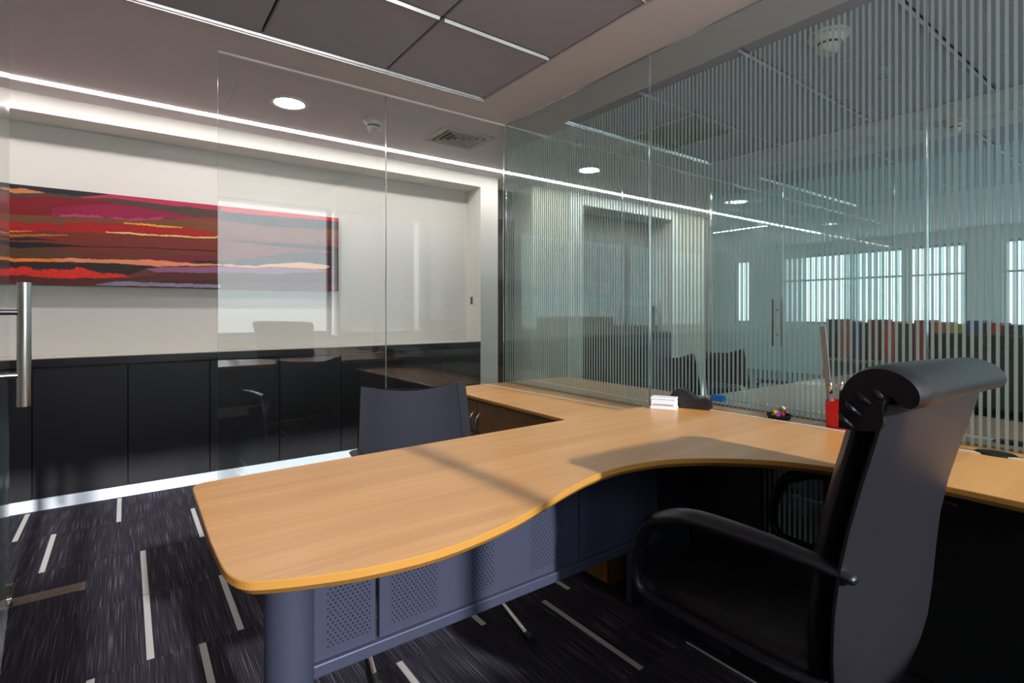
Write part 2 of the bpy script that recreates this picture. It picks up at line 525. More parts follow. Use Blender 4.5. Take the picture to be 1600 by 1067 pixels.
coffer(COF3, [4.76, 5.32, 5.88, 6.44, 6.99], [-0.19, 0.42, 1.03, 1.64, 2.572], strip='tile')

# ---- window wall behind the camera (its light falls across desk, carpet and credenza)
wall_back = struct('wall_back')
def wb(a, b, m=None, name='wall_section'): return bx(name, a, b, m or M['white_wall'], wall_back)
wb((-3.0, YW - 0.16, 0), (-1.25, YW, H))
wb((-1.25, YW - 0.16, 0), (-0.03, YW, 1.60))  # raised sill, out of view, shaped for the shadow it throws on the carpet
wb((-0.03, YW - 0.16, 0), (2.10, YW, 0.85))
wb((2.10, YW - 0.16, 0), (2.20, YW, H)); wb((2.20, YW - 0.16, 0), (3.06, YW, 0.85))
wb((3.9, YW - 0.16, 0), (4.9, YW, H)); wb((3.06, YW - 0.16, 0), (3.9, YW, 0.85)); wb((4.9, YW - 0.16, 0), (9.9, YW, 0.85)); wb((9.9, YW - 0.16, 0), (10.4, YW, H))
bx('window_sill', (-0.03, YW - 0.02, 0.85), (2.02, YW + 0.10, 0.875), M['trim_white'], wall_back, bevel=0.004)
def window(n, x0, x1, z0, z1, y, bars):
    w = struct('window_%d' % n)
    bm = new_bm()
    box(bm, (x0, y - 0.03, z0), (x1, y + 0.03, z0 + 0.045)); box(bm, (x0, y - 0.03, z1 - 0.018), (x1, y + 0.03, z1))
    obj('window_frame', bm, M['frame_alu'], w)
    for x in [x0 + 0.022, x1 - 0.022] + bars:
        bx('mullion', (x - 0.025, y - 0.03, z0 + 0.045), (x + 0.025, y + 0.03, z1 - 0.018), M['frame_alu'], w)
    xs = [x0 + 0.045] + [q for b in bars for q in (b - 0.025, b + 0.025)] + [x1 - 0.045]
    for a, b in zip(xs[::2], xs[1::2]):
        bx('window_pane', (a, y - 0.004, z0 + 0.045), (b, y + 0.004, z1 - 0.018), M['window_glass'], w)
window(1, -0.03, 2.02, 0.875, 2.40, YW - 0.035, [0.76])
window(2, -1.25, -0.03, 1.60, 2.40, YW - 0.06, [])
window(3, 2.20, 3.90, 0.85, 2.40, YW - 0.06, [3.05])
window(8, 4.90, 9.90, 0.85, 2.40, YW - 0.06, [6.15, 7.4, 8.65])
for n_, (a, b) in enumerate(((2.21, 3.12), (3.19, 3.89))):
    q = thing('roller_blind', 'translucent roller blind at the %s window bay of the next office' % ('near', 'far')[n_], 'blind', (a, YW - 0.015, 2.36))
    bx('blind_cloth', (0, -0.001, -1.42), (b - a, 0.001, 0.0), M['blind'], q)
    bm = new_bm(); cyl(bm, (0, 0, 0.0), (b - a, 0, 0.0), 0.016, 16); obj('roller', bm, M['trim_white'], q, smooth=True)
    bx('hem_bar', (0, -0.004, -1.44), (b - a, 0.004, -1.42), M['trim_white'], q)

bx_wl = struct('wall_left', (lambda bm: (box(bm, (-3.2, -1.0, 0), (-3.0, 8.2, H)), bm)[1])(new_bm()), M['white_wall'])

# ---- glass panes
def pane(name, a, b, face_mat, parent, axis, front=None):
    """thin box; the two large faces get glass, rims get the edge material; front : material of the face on the low side"""
    bm = new_bm(); fs = box(bm, a, b)
    bm.normal_update()
    bmesh.ops.recalc_face_normals(bm, faces=bm.faces)
    for f in bm.faces:
        n = f.normal
        if abs(n[axis]) > 0.9: f.material_index = 2 if (front and n[axis] < 0) else 0
        else: f.material_index = 1
    return obj(name, bm, None, parent, mats=[face_mat, M['glass_edge'], front or face_mat])
wall_front = struct('wall_front')
pane('glass_panel', (0.356, YG, 0.004), (1.204, YG + 0.010, H - 0.004), M['glass'], wall_front, 1)
pane('glass_panel', (1.208, YG, 0.004), (XS - 0.008, YG + 0.010, H - 0.004), M['glass'], wall_front, 1)
pane('glass_panel', (-1.60, YG, 0.004), (-0.385, YG + 0.010, H - 0.004), M['glass'], wall_front, 1)
bx('top_channel', (0.356, YG - 0.004, H - 0.010), (XS, YG + 0.014, H), M['trim_white'], wall_front)
bx('top_channel', (XS + 0.02, YG - 0.004, H - 0.010), (9.4, YG + 0.014, H), M['trim_white'], wall_front)
for a, b in ((XS + 0.012, 3.2), (3.205, 4.415), (4.435, 5.7), (5.705, 7.0), (7.005, 9.4)):
    pane('glass_panel', (a, YG, 0.004), (b, YG + 0.010, H - 0.012), M['glass_far'], wall_front, 1)
wall_right = struct('wall_right')
JY = [2.855, 1.655, 0.560, -0.60]
for k in range(3):
    pane('striped_glass_panel', (XS, JY[k + 1] + 0.0015, 0.02), (XS + 0.010, JY[k] - 0.0015, H - 0.003), M['glass'], wall_right, 0, M['stripe_glass'])
bx('bottom_channel', (XS - 0.01, -0.6, 0), (XS + 0.02, 2.855, 0.02), M['steel'], wall_right)
wall_mid = struct('wall_neighbour')
for a, b in ((-0.6, 0.50), (0.505, 1.395), (1.40, 2.185)):
    pane('striped_glass_panel', (4.42, a, 0.02), (4.43, b, H - 0.003), M['glass_far'], wall_mid, 0, M['stripe_far'])

# ---- open glass door with its pull handle
door = struct('door_1')
hinge = Vector((-0.372, 2.825, 0)); tip = Vector((-0.292, 1.955, 0))
dd = (tip - hinge).normalized(); dn = Vector((dd.y, -dd.x, 0)) * -1
if dn.x < 0: dn = -dn
bm = new_bm()
c0, c1 = hinge, tip
ring = [c0 - dn * 0.005, c1 - dn * 0.005, c1 + dn * 0.005, c0 + dn * 0.005]
ring_loft(bm, [[(p.x, p.y, 0.012) for p in ring], [(p.x, p.y, H - 0.012) for p in ring]])
bmesh.ops.recalc_face_normals(bm, faces=bm.faces)
for f in bm.faces: f.material_index = 0 if abs(f.normal.dot(dn)) > 0.9 else 1
obj('door_leaf', bm, None, door, mats=[M['glass'], M['glass_edge']])
hx, hy = -0.236, 2.058
bm = new_bm(); cyl(bm, (hx, hy, 0.876), (hx, hy, 1.234), 0.0165, 28)
hd = auto_smooth(obj('pull_handle', bm, M['steel'], door))
bm = new_bm()
for z in (1.148, 0.966): cyl(bm, (hx, hy, z), (hx - 0.075, hy - 0.004, z), 0.0085, 16)
for z in (1.148, 0.966):
    bm2 = new_bm(); cyl(bm2, (hx, hy, z), (hx - 0.072, hy - 0.005, z), 0.0085, 16)
    auto_smooth(obj('handle_standoff', bm2, M['steel'], hd))
bm.free()
bx('pivot_clamp', (hinge.x - 0.016, hinge.y - 0.030, 0.008), (hinge.x + 0.016, hinge.y + 0.005, 0.036), M['chrome'], door, bevel=0.002)
bx('pivot_block', (hinge.x - 0.014, hinge.y + 0.006, 0.003), (hinge.x + 0.014, hinge.y + 0.032, 0.075), M['plate'], door, bevel=0.002)
bm = new_bm(); box(bm, (-0.45, 2.795, 0.0), (-0.135, 2.872, 0.004))
pl = obj('floor_plate', bm, M['plate'], door, bevel=0.001)
for x in (-0.30, -0.20):
    bm = new_bm(); lathe(bm, [(0.006, 0), (0.006, 0.0015), (0.003, 0.002)], (x, 2.835, 0.0035), 12)
    obj('screw', bm, M['chrome'], pl)

# ---- corridor wall with the framed niche
NZ0, NX1, NYB = 0.86, 2.623, 4.30
wall_far = struct('wall_corridor')
def wf(a, b, m=None, name='wall_section', **kw): return bx(name, a, b, m or M['white_wall'], wall_far, **kw)
wf((-3.0, YF, 2.295), (2.815, YF + 0.40, H))                 # beam over the niche
wf((NX1, YF, 0.0), (2.815, YF + 0.40, 2.295))                # right jamb
wf((-3.0, NYB, 0.0), (NX1, NYB + 0.15, 2.295))               # niche back
wf((2.815, YF + 0.36, 0), (3.24, YF + 0.44, H), M['taupe'])
wf((3.24, YF + 0.02, 0), (3.725, YF + 0.44, H), M['beige_wall'])
wf((3.725, YF, 2.285), (5.56, YF + 0.44, H))
wf((3.725, YF, 0), (3.92, YF + 0.44, 2.285)); wf((5.44, YF, 0), (5.56, YF + 0.44, 2.285))
wf((3.92, YF + 0.34, 0), (5.44, YF + 0.44, 2.285), M['taupe'])
wf((5.56, YF + 0.05, 0), (6.20, YF + 0.44, H), M['beige_wall'])
wf((6.20, YF + 0.05, 0), (6.35, YF + 2.5, H), M['taupe'])
wf((6.20, 6.55, 0), (10.4, 6.7, H), M['beige_wall'])
d2 = struct('door_2', (lambda bm: (box(bm, (2.822, YF + 0.30, 0.0), (3.235, YF + 0.345, 2.09)), bm)[1])(new_bm()), M['brown_door'], bevel=0.003)
bm = new_bm(); tube(bm, [(2.875, YF + 0.30, 1.0), (2.875, YF + 0.25, 1.0), (2.97, YF + 0.25, 1.0)], 0.008, 10)
obj('lever_handle', bm, M['steel'], d2)
base = struct('baseboard_corridor', (lambda bm: (box(bm, (-3.0, YF + 0.012, 0.0), (NX1 + 0.03, YF + 0.03, 0.068)), bm)[1])(new_bm()), M['plinth'])

# ---- far window wall
wall_east = struct('wall_far_windows')
def we(a, b, m=None): return bx('wall_section', a, b, m or M['white_wall'], wall_east)
we((10.2, -1.0, 0), (10.4, 8.2, 0.93)); we((10.2, -1.0, 2.2), (10.4, 8.2, H))
edges = [-1.0, 0.6, 1.9, 2.30, 3.05, 3.12, 3.86, 3.93, 4.70, 5.72, 6.06, 8.2]
open_ = [(0.6, 1.9), (2.30, 3.05), (3.12, 3.86), (3.93, 4.70), (5.72, 6.06)]
for a, b in zip(edges, edges[1:]):
    if (a, b) in open_: continue
    we((10.2, a, 0.93), (10.4, b, 2.2))
for n, (a, b) in enumerate(open_):
    w = struct('window_%d' % (n + 4))
    bm = new_bm()
    box(bm, (10.24, a, 0.93), (10.29, a + 0.03, 2.2)); box(bm, (10.24, b - 0.03, 0.93), (10.29, b, 2.2))
    box(bm, (10.24, a + 0.03, 0.93), (10.29, b - 0.03, 0.97)); box(bm, (10.24, a + 0.03, 2.16), (10.29, b - 0.03, 2.2))
    if b - a > 0.6: box(bm, (10.24, a + 0.03, 1.72), (10.29, b - 0.03, 1.75))
    obj('window_frame', bm, M['frame_alu'], w)
    bx('window_pane', (10.26, a + 0.03, 0.97), (10.27, b - 0.03, 2.16), M['window_glass'], w)

# ================================================================== CORRIDOR THINGS
led = tag(bx('led_strip', (-3.0, 3.796, H - 0.004), (8.9, 3.845, H + 0.004), M['led']), 'long glowing white light line set along the corridor ceiling', 'light')
tag(bx('led_strip', (7.48, 3.95, H - 0.004), (7.52, 5.8, H + 0.004), M['led']), 'short white light line across the ceiling at the far end', 'light')

def downlight(x, y, label):
    t = thing('downlight', label, 'light', (x, y, H), 'round recessed downlights')
    bm = new_bm(); lathe(bm, [(0.082, 0.0), (0.112, 0.0), (0.112, -0.005), (0.100, -0.009), (0.084, -0.004), (0.082, 0.0)], (0, 0, 0), 40, False)
    auto_smooth(obj('trim_ring', bm, M['trim_white'], t))
    bm = new_bm(); lathe(bm, [(0.001, 0.002), (0.083, 0.002), (0.083, -0.003), (0.001, -0.003)], (0, 0, 0), 40)
    obj('diffuser', bm, M['down'], t)
downlight(0.79, 3.325, 'round glowing downlight in the corridor ceiling above the painting')
downlight(3.29, 3.325, 'round downlight seen through the near end of the striped glass')
downlight(5.61, 3.27, 'round downlight further down the corridor behind the striped glass')

def detector(x, y, z, label, s=1.0):
    t = thing('smoke_detector', label, 'detector', (x, y, z))
    bm = new_bm(); lathe(bm, [(0.001, 0), (0.072 * s, 0), (0.074 * s, -0.012 * s), (0.058 * s, -0.016 * s), (0.048 * s, -0.038 * s), (0.001, -0.038 * s)], (0, 0, 0), 36)
    auto_smooth(obj('mount', bm, M['detector'], t))
    bm = new_bm(); lathe(bm, [(0.001, -0.037 * s), (0.040 * s, -0.037 * s), (0.040 * s, -0.046 * s), (0.001, -0.046 * s)], (0, 0, 0), 36)
    obj('vent_gap', bm, M['black'], t)
    bm = new_bm(); lathe(bm, [(0.001, -0.046 * s), (0.042 * s, -0.046 * s), (0.040 * s, -0.060 * s), (0.032 * s, -0.070 * s), (0.024 * s, -0.078 * s), (0.001, -0.079 * s)], (0, 0, 0), 36)
    auto_smooth(obj('sensor_head', bm, M['detector'], t))
    for k in range(6):
        a = k * math.pi / 3
        bm = new_bm(); box(bm, (0.034 * s * math.cos(a) - 0.004, 0.034 * s * math.sin(a) - 0.004, -0.074 * s), (0.034 * s * math.cos(a) + 0.004, 0.034 * s * math.sin(a) + 0.004, -0.038 * s))
        obj('sensor_fin', bm, M['detector'], t)
detector(1.305, 3.295, H, 'white smoke detector between the downlight and the square air vent')
detector(2.565, 1.065, H + 0.006, 'large pale smoke detector on the neighbouring ceiling behind the glass', 1.15)
detector(4.40, 1.06, H, 'small pale smoke detector far right behind the striped glass', 0.9)
# sprinkler
t = thing('sprinkler', 'small metal sprinkler head hanging from the neighbouring ceiling tiles', 'sprinkler', (3.17, 1.05, H + 0.006))
bm = new_bm(); lathe(bm, [(0.001, 0), (0.038, 0), (0.036, -0.006), (0.012, -0.010), (0.001, -0.010)], (0, 0, 0), 24); obj('escutcheon', bm, M['vent'], t)
bm = new_bm(); cyl(bm, (0, 0, -0.008), (0, 0, -0.045), 0.007, 10); obj('nozzle', bm, M['chrome'], t)
bm = new_bm(); lathe(bm, [(0.001, -0.044), (0.020, -0.046), (0.020, -0.049), (0.001, -0.050)], (0, 0, 0), 16); obj('deflector', bm, M['chrome'], t)

# square four-way vent in the corridor ceiling
t = thing('air_vent', 'square four way ceiling air vent beside the glass corner', 'vent', (1.935, 3.275, H))
def sq_ring(bm, o, i, z0, z1, zi=None, asp=0.80):
    zi = z0 if zi is None else zi
    rr = []
    for s, z in ((i, z1), (o, z1), (o, z0), (i, zi)):
        rr.append([(-s, -s * asp, z), (s, -s * asp, z), (s, s * asp, z), (-s, s * asp, z)])
    rr.append(rr[0])
    ring_loft(bm, rr, cap=False)
bm = new_bm(); sq_ring(bm, 0.205, 0.160, -0.010, 0.0); obj('frame', bm, M['vent'], t)
for o_, i_ in ((0.138, 0.120), (0.098, 0.080), (0.058, 0.042)):
    bm = new_bm(); sq_ring(bm, o_, i_, -0.015, -0.0015, -0.004); obj('louvre', bm, M['vent'], t)
bm = new_bm(); box(bm, (-0.022, -0.018, -0.012), (0.022, 0.018, -0.006)); obj('centre_plate', bm, M['vent'], t)
bm = new_bm(); box(bm, (-0.165, -0.130, -0.0012), (0.165, 0.130, 0.002)); obj('dark_throat', bm, M['black'], t)

# large grille in the neighbouring coffer
t = thing('air_grille', 'large square slatted air grille in the neighbouring ceiling behind the striped glass', 'vent', (3.18, 2.275, H + 0.004))
bm = new_bm(); sq_ring(bm, 0.265, 0.235, -0.004, 0.010, None, 1.06); obj('frame', bm, M['vent'], t)
for k in range(11):
    y = -0.225 + k * 0.045
    bm = new_bm(); ring_loft(bm, [[(x, y, -0.002), (x, y + 0.022, 0.010), (x, y + 0.026, 0.010), (x, y + 0.004, -0.002)] for x in (-0.236, 0.236)]); obj('slat', bm, M['vent'], t)
bm = new_bm(); box(bm, (-0.236, -0.249, 0.012), (0.236, 0.249, 0.016)); obj('backing', bm, M['vent'], t)

# light switch on the niche jamb
t = thing('light_switch', 'small dark rocker light switch on the white niche side wall', 'switch', (NX1, 4.19, 1.255))
bm = new_bm(); box(bm, (-0.008, -0.030, -0.052), (0, 0.030, 0.052)); obj('switch_plate', bm, M['white_plastic'], t, bevel=0.002)
bm = new_bm(); box(bm, (-0.011, -0.018, -0.036), (-0.007, 0.018, 0.036)); obj('rocker', bm, M['dark_plastic'], t, bevel=0.001)

# black credenza units under the painting, worktop over them
seams = [-0.875, -0.431, 0.012, 0.457, 0.896, 1.341, 1.785, 2.222, 2.660]
ords = ['eighth', 'seventh', 'sixth', 'fifth', 'fourth', 'third', 'second', 'first']
for k in range(8):
    a, b = seams[k], seams[k + 1]
    if b > NX1: b = NX1 - 0.002
    t = thing('credenza_unit', '%s black credenza unit counted from the right end of the corridor row' % ords[k], 'cabinet', ((a + b) / 2, YF + 0.13, 0), 'black credenza units along the corridor')
    o = (a + b) / 2, YF + 0.13, 0
    bx('carcass', (a + 0.001, YF + 0.022, 0.07), (b - 0.001, NYB - 0.004, 0.826), M['black_cab'], t, org=o)
    bx('door', (a + 0.0025, YF, 0.074), (b - 0.0025, YF + 0.021, 0.820), M['black_cab'], t, bevel=0.0015, org=o)
    bx('foot', (a + 0.010, YF + 0.035, 0.0), (b - 0.010, NYB - 0.02, 0.069), M['black'], t, org=o)
t = thing('credenza_worktop', 'long dark worktop with a pale wall reflection painted on top over the black units', 'worktop', (0.8, YF + 0.12, 0.83))
o = (0.8, YF + 0.12, 0.83)
bx('front_slab', (-3.0, YF - 0.004, 0.828), (NX1 - 0.002, NYB - 0.003, 0.874), M['worktop'], t, bevel=0.002, org=o)
bx('reflection_slab', (-3.0, YF + 0.002, 0.874), (NX1 - 0.002, NYB - 0.003, 0.881), M['top_reflection'], t, bevel=0.002, org=o)  # pale slab paints the wall's reflection onto the dark top

# ---- painting
def painting():
    s_, c_ = math.sin(0.6347), math.cos(0.6347)
    X1, Zt, Zb, Yp = 1.384, 1.905, 1.314, 4.245
    X0_ = -1.25
    def px_of(X):
        d = X * s_ + Yp * c_; l = X * c_ - Yp * s_
        return 800 + 820 * l / d
    # zoom -> v helpers : top and bottom of the canvas in the measuring frame
    def lerp(tab, x):
        if x <= tab[0][0]: return tab[0][1]
        for (a, u), (b, v) in zip(tab, tab[1:]):
            if x <= b: return u + (v - u) * (x - a) / (b - a)
        return tab[-1][1]
    topz = [(0, 125), (400, 173), (800, 213), (1200, 250), (1600, 292)]
    botz = [(0, 872), (400, 880), (800, 890), (1200, 899), (1600, 908)]
    S = 4.706
    def V(x, y): return (y - lerp(topz, x)) / (lerp(botz, x) - lerp(topz, x))
    bands = []
    def band(col, pts, rough=0.004, tex=0.0):
        """pts : (zoom x, y top, y bottom)"""
        bands.append((col, [(x / S, V(x, a)) for x, a, b in pts], [(x / S, V(x, b)) for x, a, b in pts], rough, tex))
    def band2(col, pts, rough=0.004, tex=0.0):
        """pts : (picture px, v top, v bottom)"""
        bands.append((col, [(x, a) for x, a, b in pts], [(x, b) for x, a, b in pts], rough, tex))
    L, R_ = -1500, 2600
    band((108, 48, 26), [(L, 0, 1000), (R_, 0, 1100)])
    band((30, 28, 40), [(L, 100, 200), (0, 120, 166), (250, 130, 190), (400, 150, 212), (600, 180, 230), (790, 200, 218)])
    band((206, 128, 74), [(L, 160, 180), (60, 166, 206), (180, 172, 206), (320, 200, 206)])
    band((74, 56, 50), [(L, 200, 230), (0, 190, 208), (100, 206, 236), (400, 212, 236), (600, 232, 248), (800, 240, 272), (1000, 258, 302), (1200, 288, 342), (1400, 300, 372), (1600, 326, 380)])
    band((186, 40, 76), [(600, 234, 240), (800, 214, 240), (1000, 225, 262), (1200, 245, 288), (1400, 265, 302), (1600, 285, 328)])
    band((128, 6, 20), [(L, 190, 340), (0, 205, 345), (100, 236, 366), (400, 236, 376), (700, 252, 388), (1000, 300, 404), (1200, 342, 388), (1400, 372, 388), (1600, 380, 393)])
    band((150, 12, 62), [(380, 320, 376), (600, 300, 382), (800, 280, 391), (1000, 304, 406), (1200, 343, 390), (1400, 373, 388), (1640, 381, 393)], 0.010)
    band((176, 66, 112), [(440, 366, 380), (700, 375, 392), (1000, 396, 412), (1200, 378, 392)], 0.012)
    band((122, 68, 36), [(L, 340, 420), (0, 345, 416), (100, 366, 428), (400, 378, 438), (800, 391, 428), (1000, 408, 445), (1200, 391, 470), (1400, 386, 480), (1600, 394, 540), (1750, 400, 540)])
    band((176, 14, 20), [(L, 410, 500), (0, 418, 478), (200, 426, 490), (400, 438, 488), (600, 420, 500), (800, 425, 502), (1000, 440, 508), (1200, 455, 512), (1400, 460, 520), (1590, 492, 518)], 0.016, 0.3)
    band((240, 128, 34), [(L, 480, 492), (0, 480, 492), (120, 480, 492), (240, 486, 490)])
    band((206, 110, 36), [(L, 505, 525), (0, 506, 524), (250, 508, 524), (500, 514, 520)])
    band((242, 170, 42), [(910, 422, 428), (1050, 428, 440), (1200, 440, 454), (1340, 455, 460)], 0.004)
    band((250, 206, 124), [(780, 488, 496), (900, 490, 502), (1050, 504, 516), (1250, 510, 520), (1500, 526, 536), (1600, 522, 532)], 0.006)
    band((126, 40, 22), [(L, 525, 660), (0, 526, 660), (500, 520, 640), (800, 505, 640), (1050, 518, 640), (1250, 522, 640), (1500, 538, 660), (1700, 545, 670), (2200, 560, 680)], 0.006)
    band((14, 12, 18), [(60, 536, 550), (200, 530, 552), (300, 542, 552), (410, 553, 556)])
    band((14, 12, 18), [(L, 555, 600), (0, 562, 592), (100, 562, 610), (300, 568, 606), (500, 588, 604), (700, 598, 604), (1000, 602, 608), (1300, 614, 622), (1640, 626, 634), (1750, 632, 634)])
    band((92, 58, 30), [(L, 610, 670), (0, 600, 668), (250, 614, 684), (560, 640, 688)], 0.008)
    band((122, 26, 46), [(930, 700, 700), (1100, 672, 704), (1400, 662, 705), (1640, 668, 712)], 0.008)
    band((40, 26, 20), [(L, 690, 745), (0, 698, 748), (100, 710, 768), (400, 712, 760), (600, 716, 770), (800, 718, 795), (950, 734, 805), (1060, 738, 770), (1130, 744, 752)], 0.012, 0.3)
    band((50, 34, 24), [(1390, 716, 716), (1500, 698, 726), (1640, 700, 732)], 0.012)
    band((248, 132, 44), [(L, 668, 698), (0, 670, 698), (100, 686, 710), (300, 688, 710), (480, 686, 712)])
    band((250, 148, 104), [(420, 688, 711), (520, 684, 713), (700, 692, 718), (900, 694, 724), (1080, 696, 738), (1180, 698, 744), (1320, 716, 740), (1600, 726, 738), (1900, 740, 750)], 0.005)
    band((150, 96, 132), [(1070, 765, 765), (1160, 750, 786), (1400, 746, 790), (1640, 742, 788)], 0.006)
    band((238, 42, 30), [(L, 740, 800), (0, 746, 802), (100, 766, 818), (300, 768, 822), (450, 754, 828), (600, 756, 834), (800, 796, 832), (960, 824, 828)], 0.018, 0.35)
    band((90, 32, 26), [(L, 810, 880), (0, 806, 872), (400, 830, 880), (960, 830, 880), (1180, 790, 895), (1640, 792, 905)], 0.006)
    band((58, 18, 20), [(1180, 858, 864), (1450, 850, 860), (1640, 848, 862)], 0.006)
    band((142, 138, 166), [(700, 876, 880), (850, 856, 888), (1000, 862, 890), (1200, 866, 892), (1640, 878, 902)], 0.006)
    # right-hand part, measured on the picture itself
    band2((210, 34, 44), [(345, 0.0, 0.08), (430, 0.0, 0.055), (530, 0.0, 0.045)])
    band2((70, 52, 50), [(345, 0.06, 0.17), (430, 0.075, 0.21), (530, 0.045, 0.17)])
    band2((128, 72, 44), [(345, 0.17, 0.34), (430, 0.2, 0.38), (530, 0.16, 0.41)])
    band2((128, 44, 30), [(345, 0.36, 0.66), (420, 0.38, 0.66), (490, 0.36, 0.5), (530, 0.28, 0.5)])
    band2((24, 18, 22), [(360, 0.40, 0.41), (430, 0.40, 0.44), (530, 0.39, 0.455)])
    band2((58, 34, 26), [(345, 0.66, 0.72), (400, 0.60, 0.70), (450, 0.52, 0.68), (530, 0.455, 0.72)], 0.012)
    band2((250, 186, 132), [(345, 0.71, 0.722), (400, 0.70, 0.725), (440, 0.655, 0.70), (480, 0.63, 0.715), (508, 0.645, 0.70), (515, 0.665, 0.68)], 0.006)
    band2((150, 92, 128), [(345, 0.73, 0.80), (400, 0.73, 0.80), (450, 0.70, 0.82), (505, 0.72, 0.80)], 0.008)
    band2((84, 30, 24), [(345, 0.80, 0.92), (430, 0.80, 0.95), (530, 0.72, 0.95)])
    band2((48, 20, 38), [(345, 0.89, 0.905), (430, 0.87, 0.89), (530, 0.83, 0.885)])
    band2((96, 44, 30), [(345, 0.92, 1.0), (430, 0.9, 1.0), (530, 0.885, 1.0)])
    NXg, NZg = 900, 220
    from mathutils import noise
    verts, cols = [], []
    def lin(c): return srgb(*c)
    bandcols = [lin(b[0]) for b in bands]
    for i in range(NXg + 1):
        X = X0_ + (X1 - X0_) * i / NXg
        px = px_of(X)
        act = []
        for bi, (col, tp, bt, rough, tex) in enumerate(bands):
            if px < tp[0][0] or px > tp[-1][0]: continue
            wob = noise.noise(Vector((X * 14, bi * 3.1, 0))) * rough * 2 + noise.noise(Vector((X * 55, bi * 3.1, 5))) * rough
            act.append((bi, lerp(tp, px) + wob, lerp(bt, px) + wob * 0.6, tex))
        for j in range(NZg + 1):
            v = j / NZg
            verts.append((X, 0, Zt + (Zb - Zt) * v))
            c = bandcols[0]
            for bi, a, b, tex in act:
                if a <= v <= b:
                    c = bandcols[bi]
                    if tex:
                        q = 1 + tex * (noise.noise(Vector((X * 60, v * 90, bi))) + 0.6 * noise.noise(Vector((X * 24, v * 160, bi + 9))))
                        c = tuple(min(1, max(0, k * q)) for k in c[:3]) + (1,)
            q = 1 + 0.16 * noise.noise(Vector((X * 5, v * 70, 2)))
            cols.append(tuple(min(1, k * q) for k in c[:3]) + (1,))
    faces = []
    for i in range(NXg):
        for j in range(NZg):
            a = i * (NZg + 1) + j
            faces.append((a, a + 1, a + NZg + 2, a + NZg + 1))
    t = thing('painting', 'long abstract canvas of red, orange and brown bands on the niche wall', 'painting', (0.07, Yp, 1.314))
    off = Vector((0.07, 0, 1.314))
    me = bpy.data.meshes.new('painted_face')
    me.from_pydata([tuple(Vector(v) - off) for v in verts], [], faces)
    at = me.color_attributes.new('paint', 'FLOAT_COLOR', 'POINT')
    at.data.foreach_set('color', [k for c in cols for k in c])
    m = mat('canvas_paint', (1, 1, 1, 1), 0.5)
    k = NT(m); an = k.n('ShaderNodeAttribute'); an.attribute_name = 'paint'
    k.link(an.outputs['Color'], m.node_tree.nodes['Principled BSDF'].inputs['Base Color'])
    me.materials.append(m)
    o = bpy.data.objects.new('painted_face', me); C.objects.link(o); o.parent = t
    bx('stretcher', (X0_, Yp + 0.0005, Zb), (X1, NYB - 0.003, Zt), mat('canvas_side', srgb(58, 26, 24), 0.7), t, org=(0.07, Yp, 1.314))
painting()

# ================================================================== DESK
ZT, ZR = 0.7515, 0.683
def fillet(p, q, r, rad, n=5):
    p, q, r = Vector(p), Vector(q), Vector(r)
    a, b = q + (p - q).normalized() * rad, q + (r - q).normalized() * rad
    return [tuple((1 - t) ** 2 * a + 2 * t * (1 - t) * q + t * t * b) for t in [i / n for i in range(n + 1)]]
front = [(0.118, 1.05), (0.121, 0.93), (0.128, 0.885), (0.142, 0.857), (0.170, 0.838), (0.220, 0.816), (0.289, 0.793), (0.368, 0.779), (0.440, 0.777), (0.525, 0.788),
         (0.610, 0.808), (0.700, 0.838), (0.805, 0.875), (0.922, 0.908), (1.046, 0.917), (1.170, 0.892), (1.264, 0.840), (1.345, 0.772), (1.408, 0.696), (1.456, 0.60), (1.494, 0.49), (1.509, 0.367), (1.509, 0.20), (1.507, -0.30)]
front = [tuple(p)[:2] for p in smooth_path([(x, y, 0) for x, y in front], 4)]
LINE0, LINE1 = (1.886, 1.457), (1.955, -0.30)
main_poly = front + [LINE1, LINE0] + fillet((1.8, 1.452), (0.122, 1.412), (0.118, 1.2), 0.035)
strip_poly = [(LINE1[0] + 0.014, LINE1[1]), (2.035, -0.30), (2.035, 1.457), (LINE0[0] + 0.014, LINE0[1])]
DO = (1.2, 0.9, 0.0)
desk = thing('desk', 'large light wood wave fronted office desk along the striped glass', 'desk', DO)
def top_slab(name, poly, zt, th, m, m_edge, parent, org, edge_pale=True):
    bm = new_bm()
    rings = []
    for d, z in ((0.0015, zt), (0.0, zt - 0.0015), (0.0, zt - 0.013), (0.012, zt - th)):
        q = inset_poly(poly, d) if d else poly
        rings.append([(x, y, z) for x, y in q])
    ring_loft(bm, rings)
    bm.normal_update()
    bmesh.ops.recalc_face_normals(bm, faces=bm.faces)
    for f in bm.faces: f.material_index = 0 if f.normal.z > 0.9 else 1
    return obj(name, bm, None, parent, mats=[m, m_edge], org=org)
top_slab('desktop', main_poly, ZT, 0.025, M['wood'], M['edge'], desk, DO)
top_slab('rear_strip', strip_poly, ZT - 0.001, 0.025, M['wood'], M['edge'], desk, DO)
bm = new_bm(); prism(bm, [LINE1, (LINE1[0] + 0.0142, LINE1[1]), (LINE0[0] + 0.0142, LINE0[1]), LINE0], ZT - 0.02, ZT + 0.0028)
obj('joint_glint', bm, M['edge_glint'], desk, org=DO)
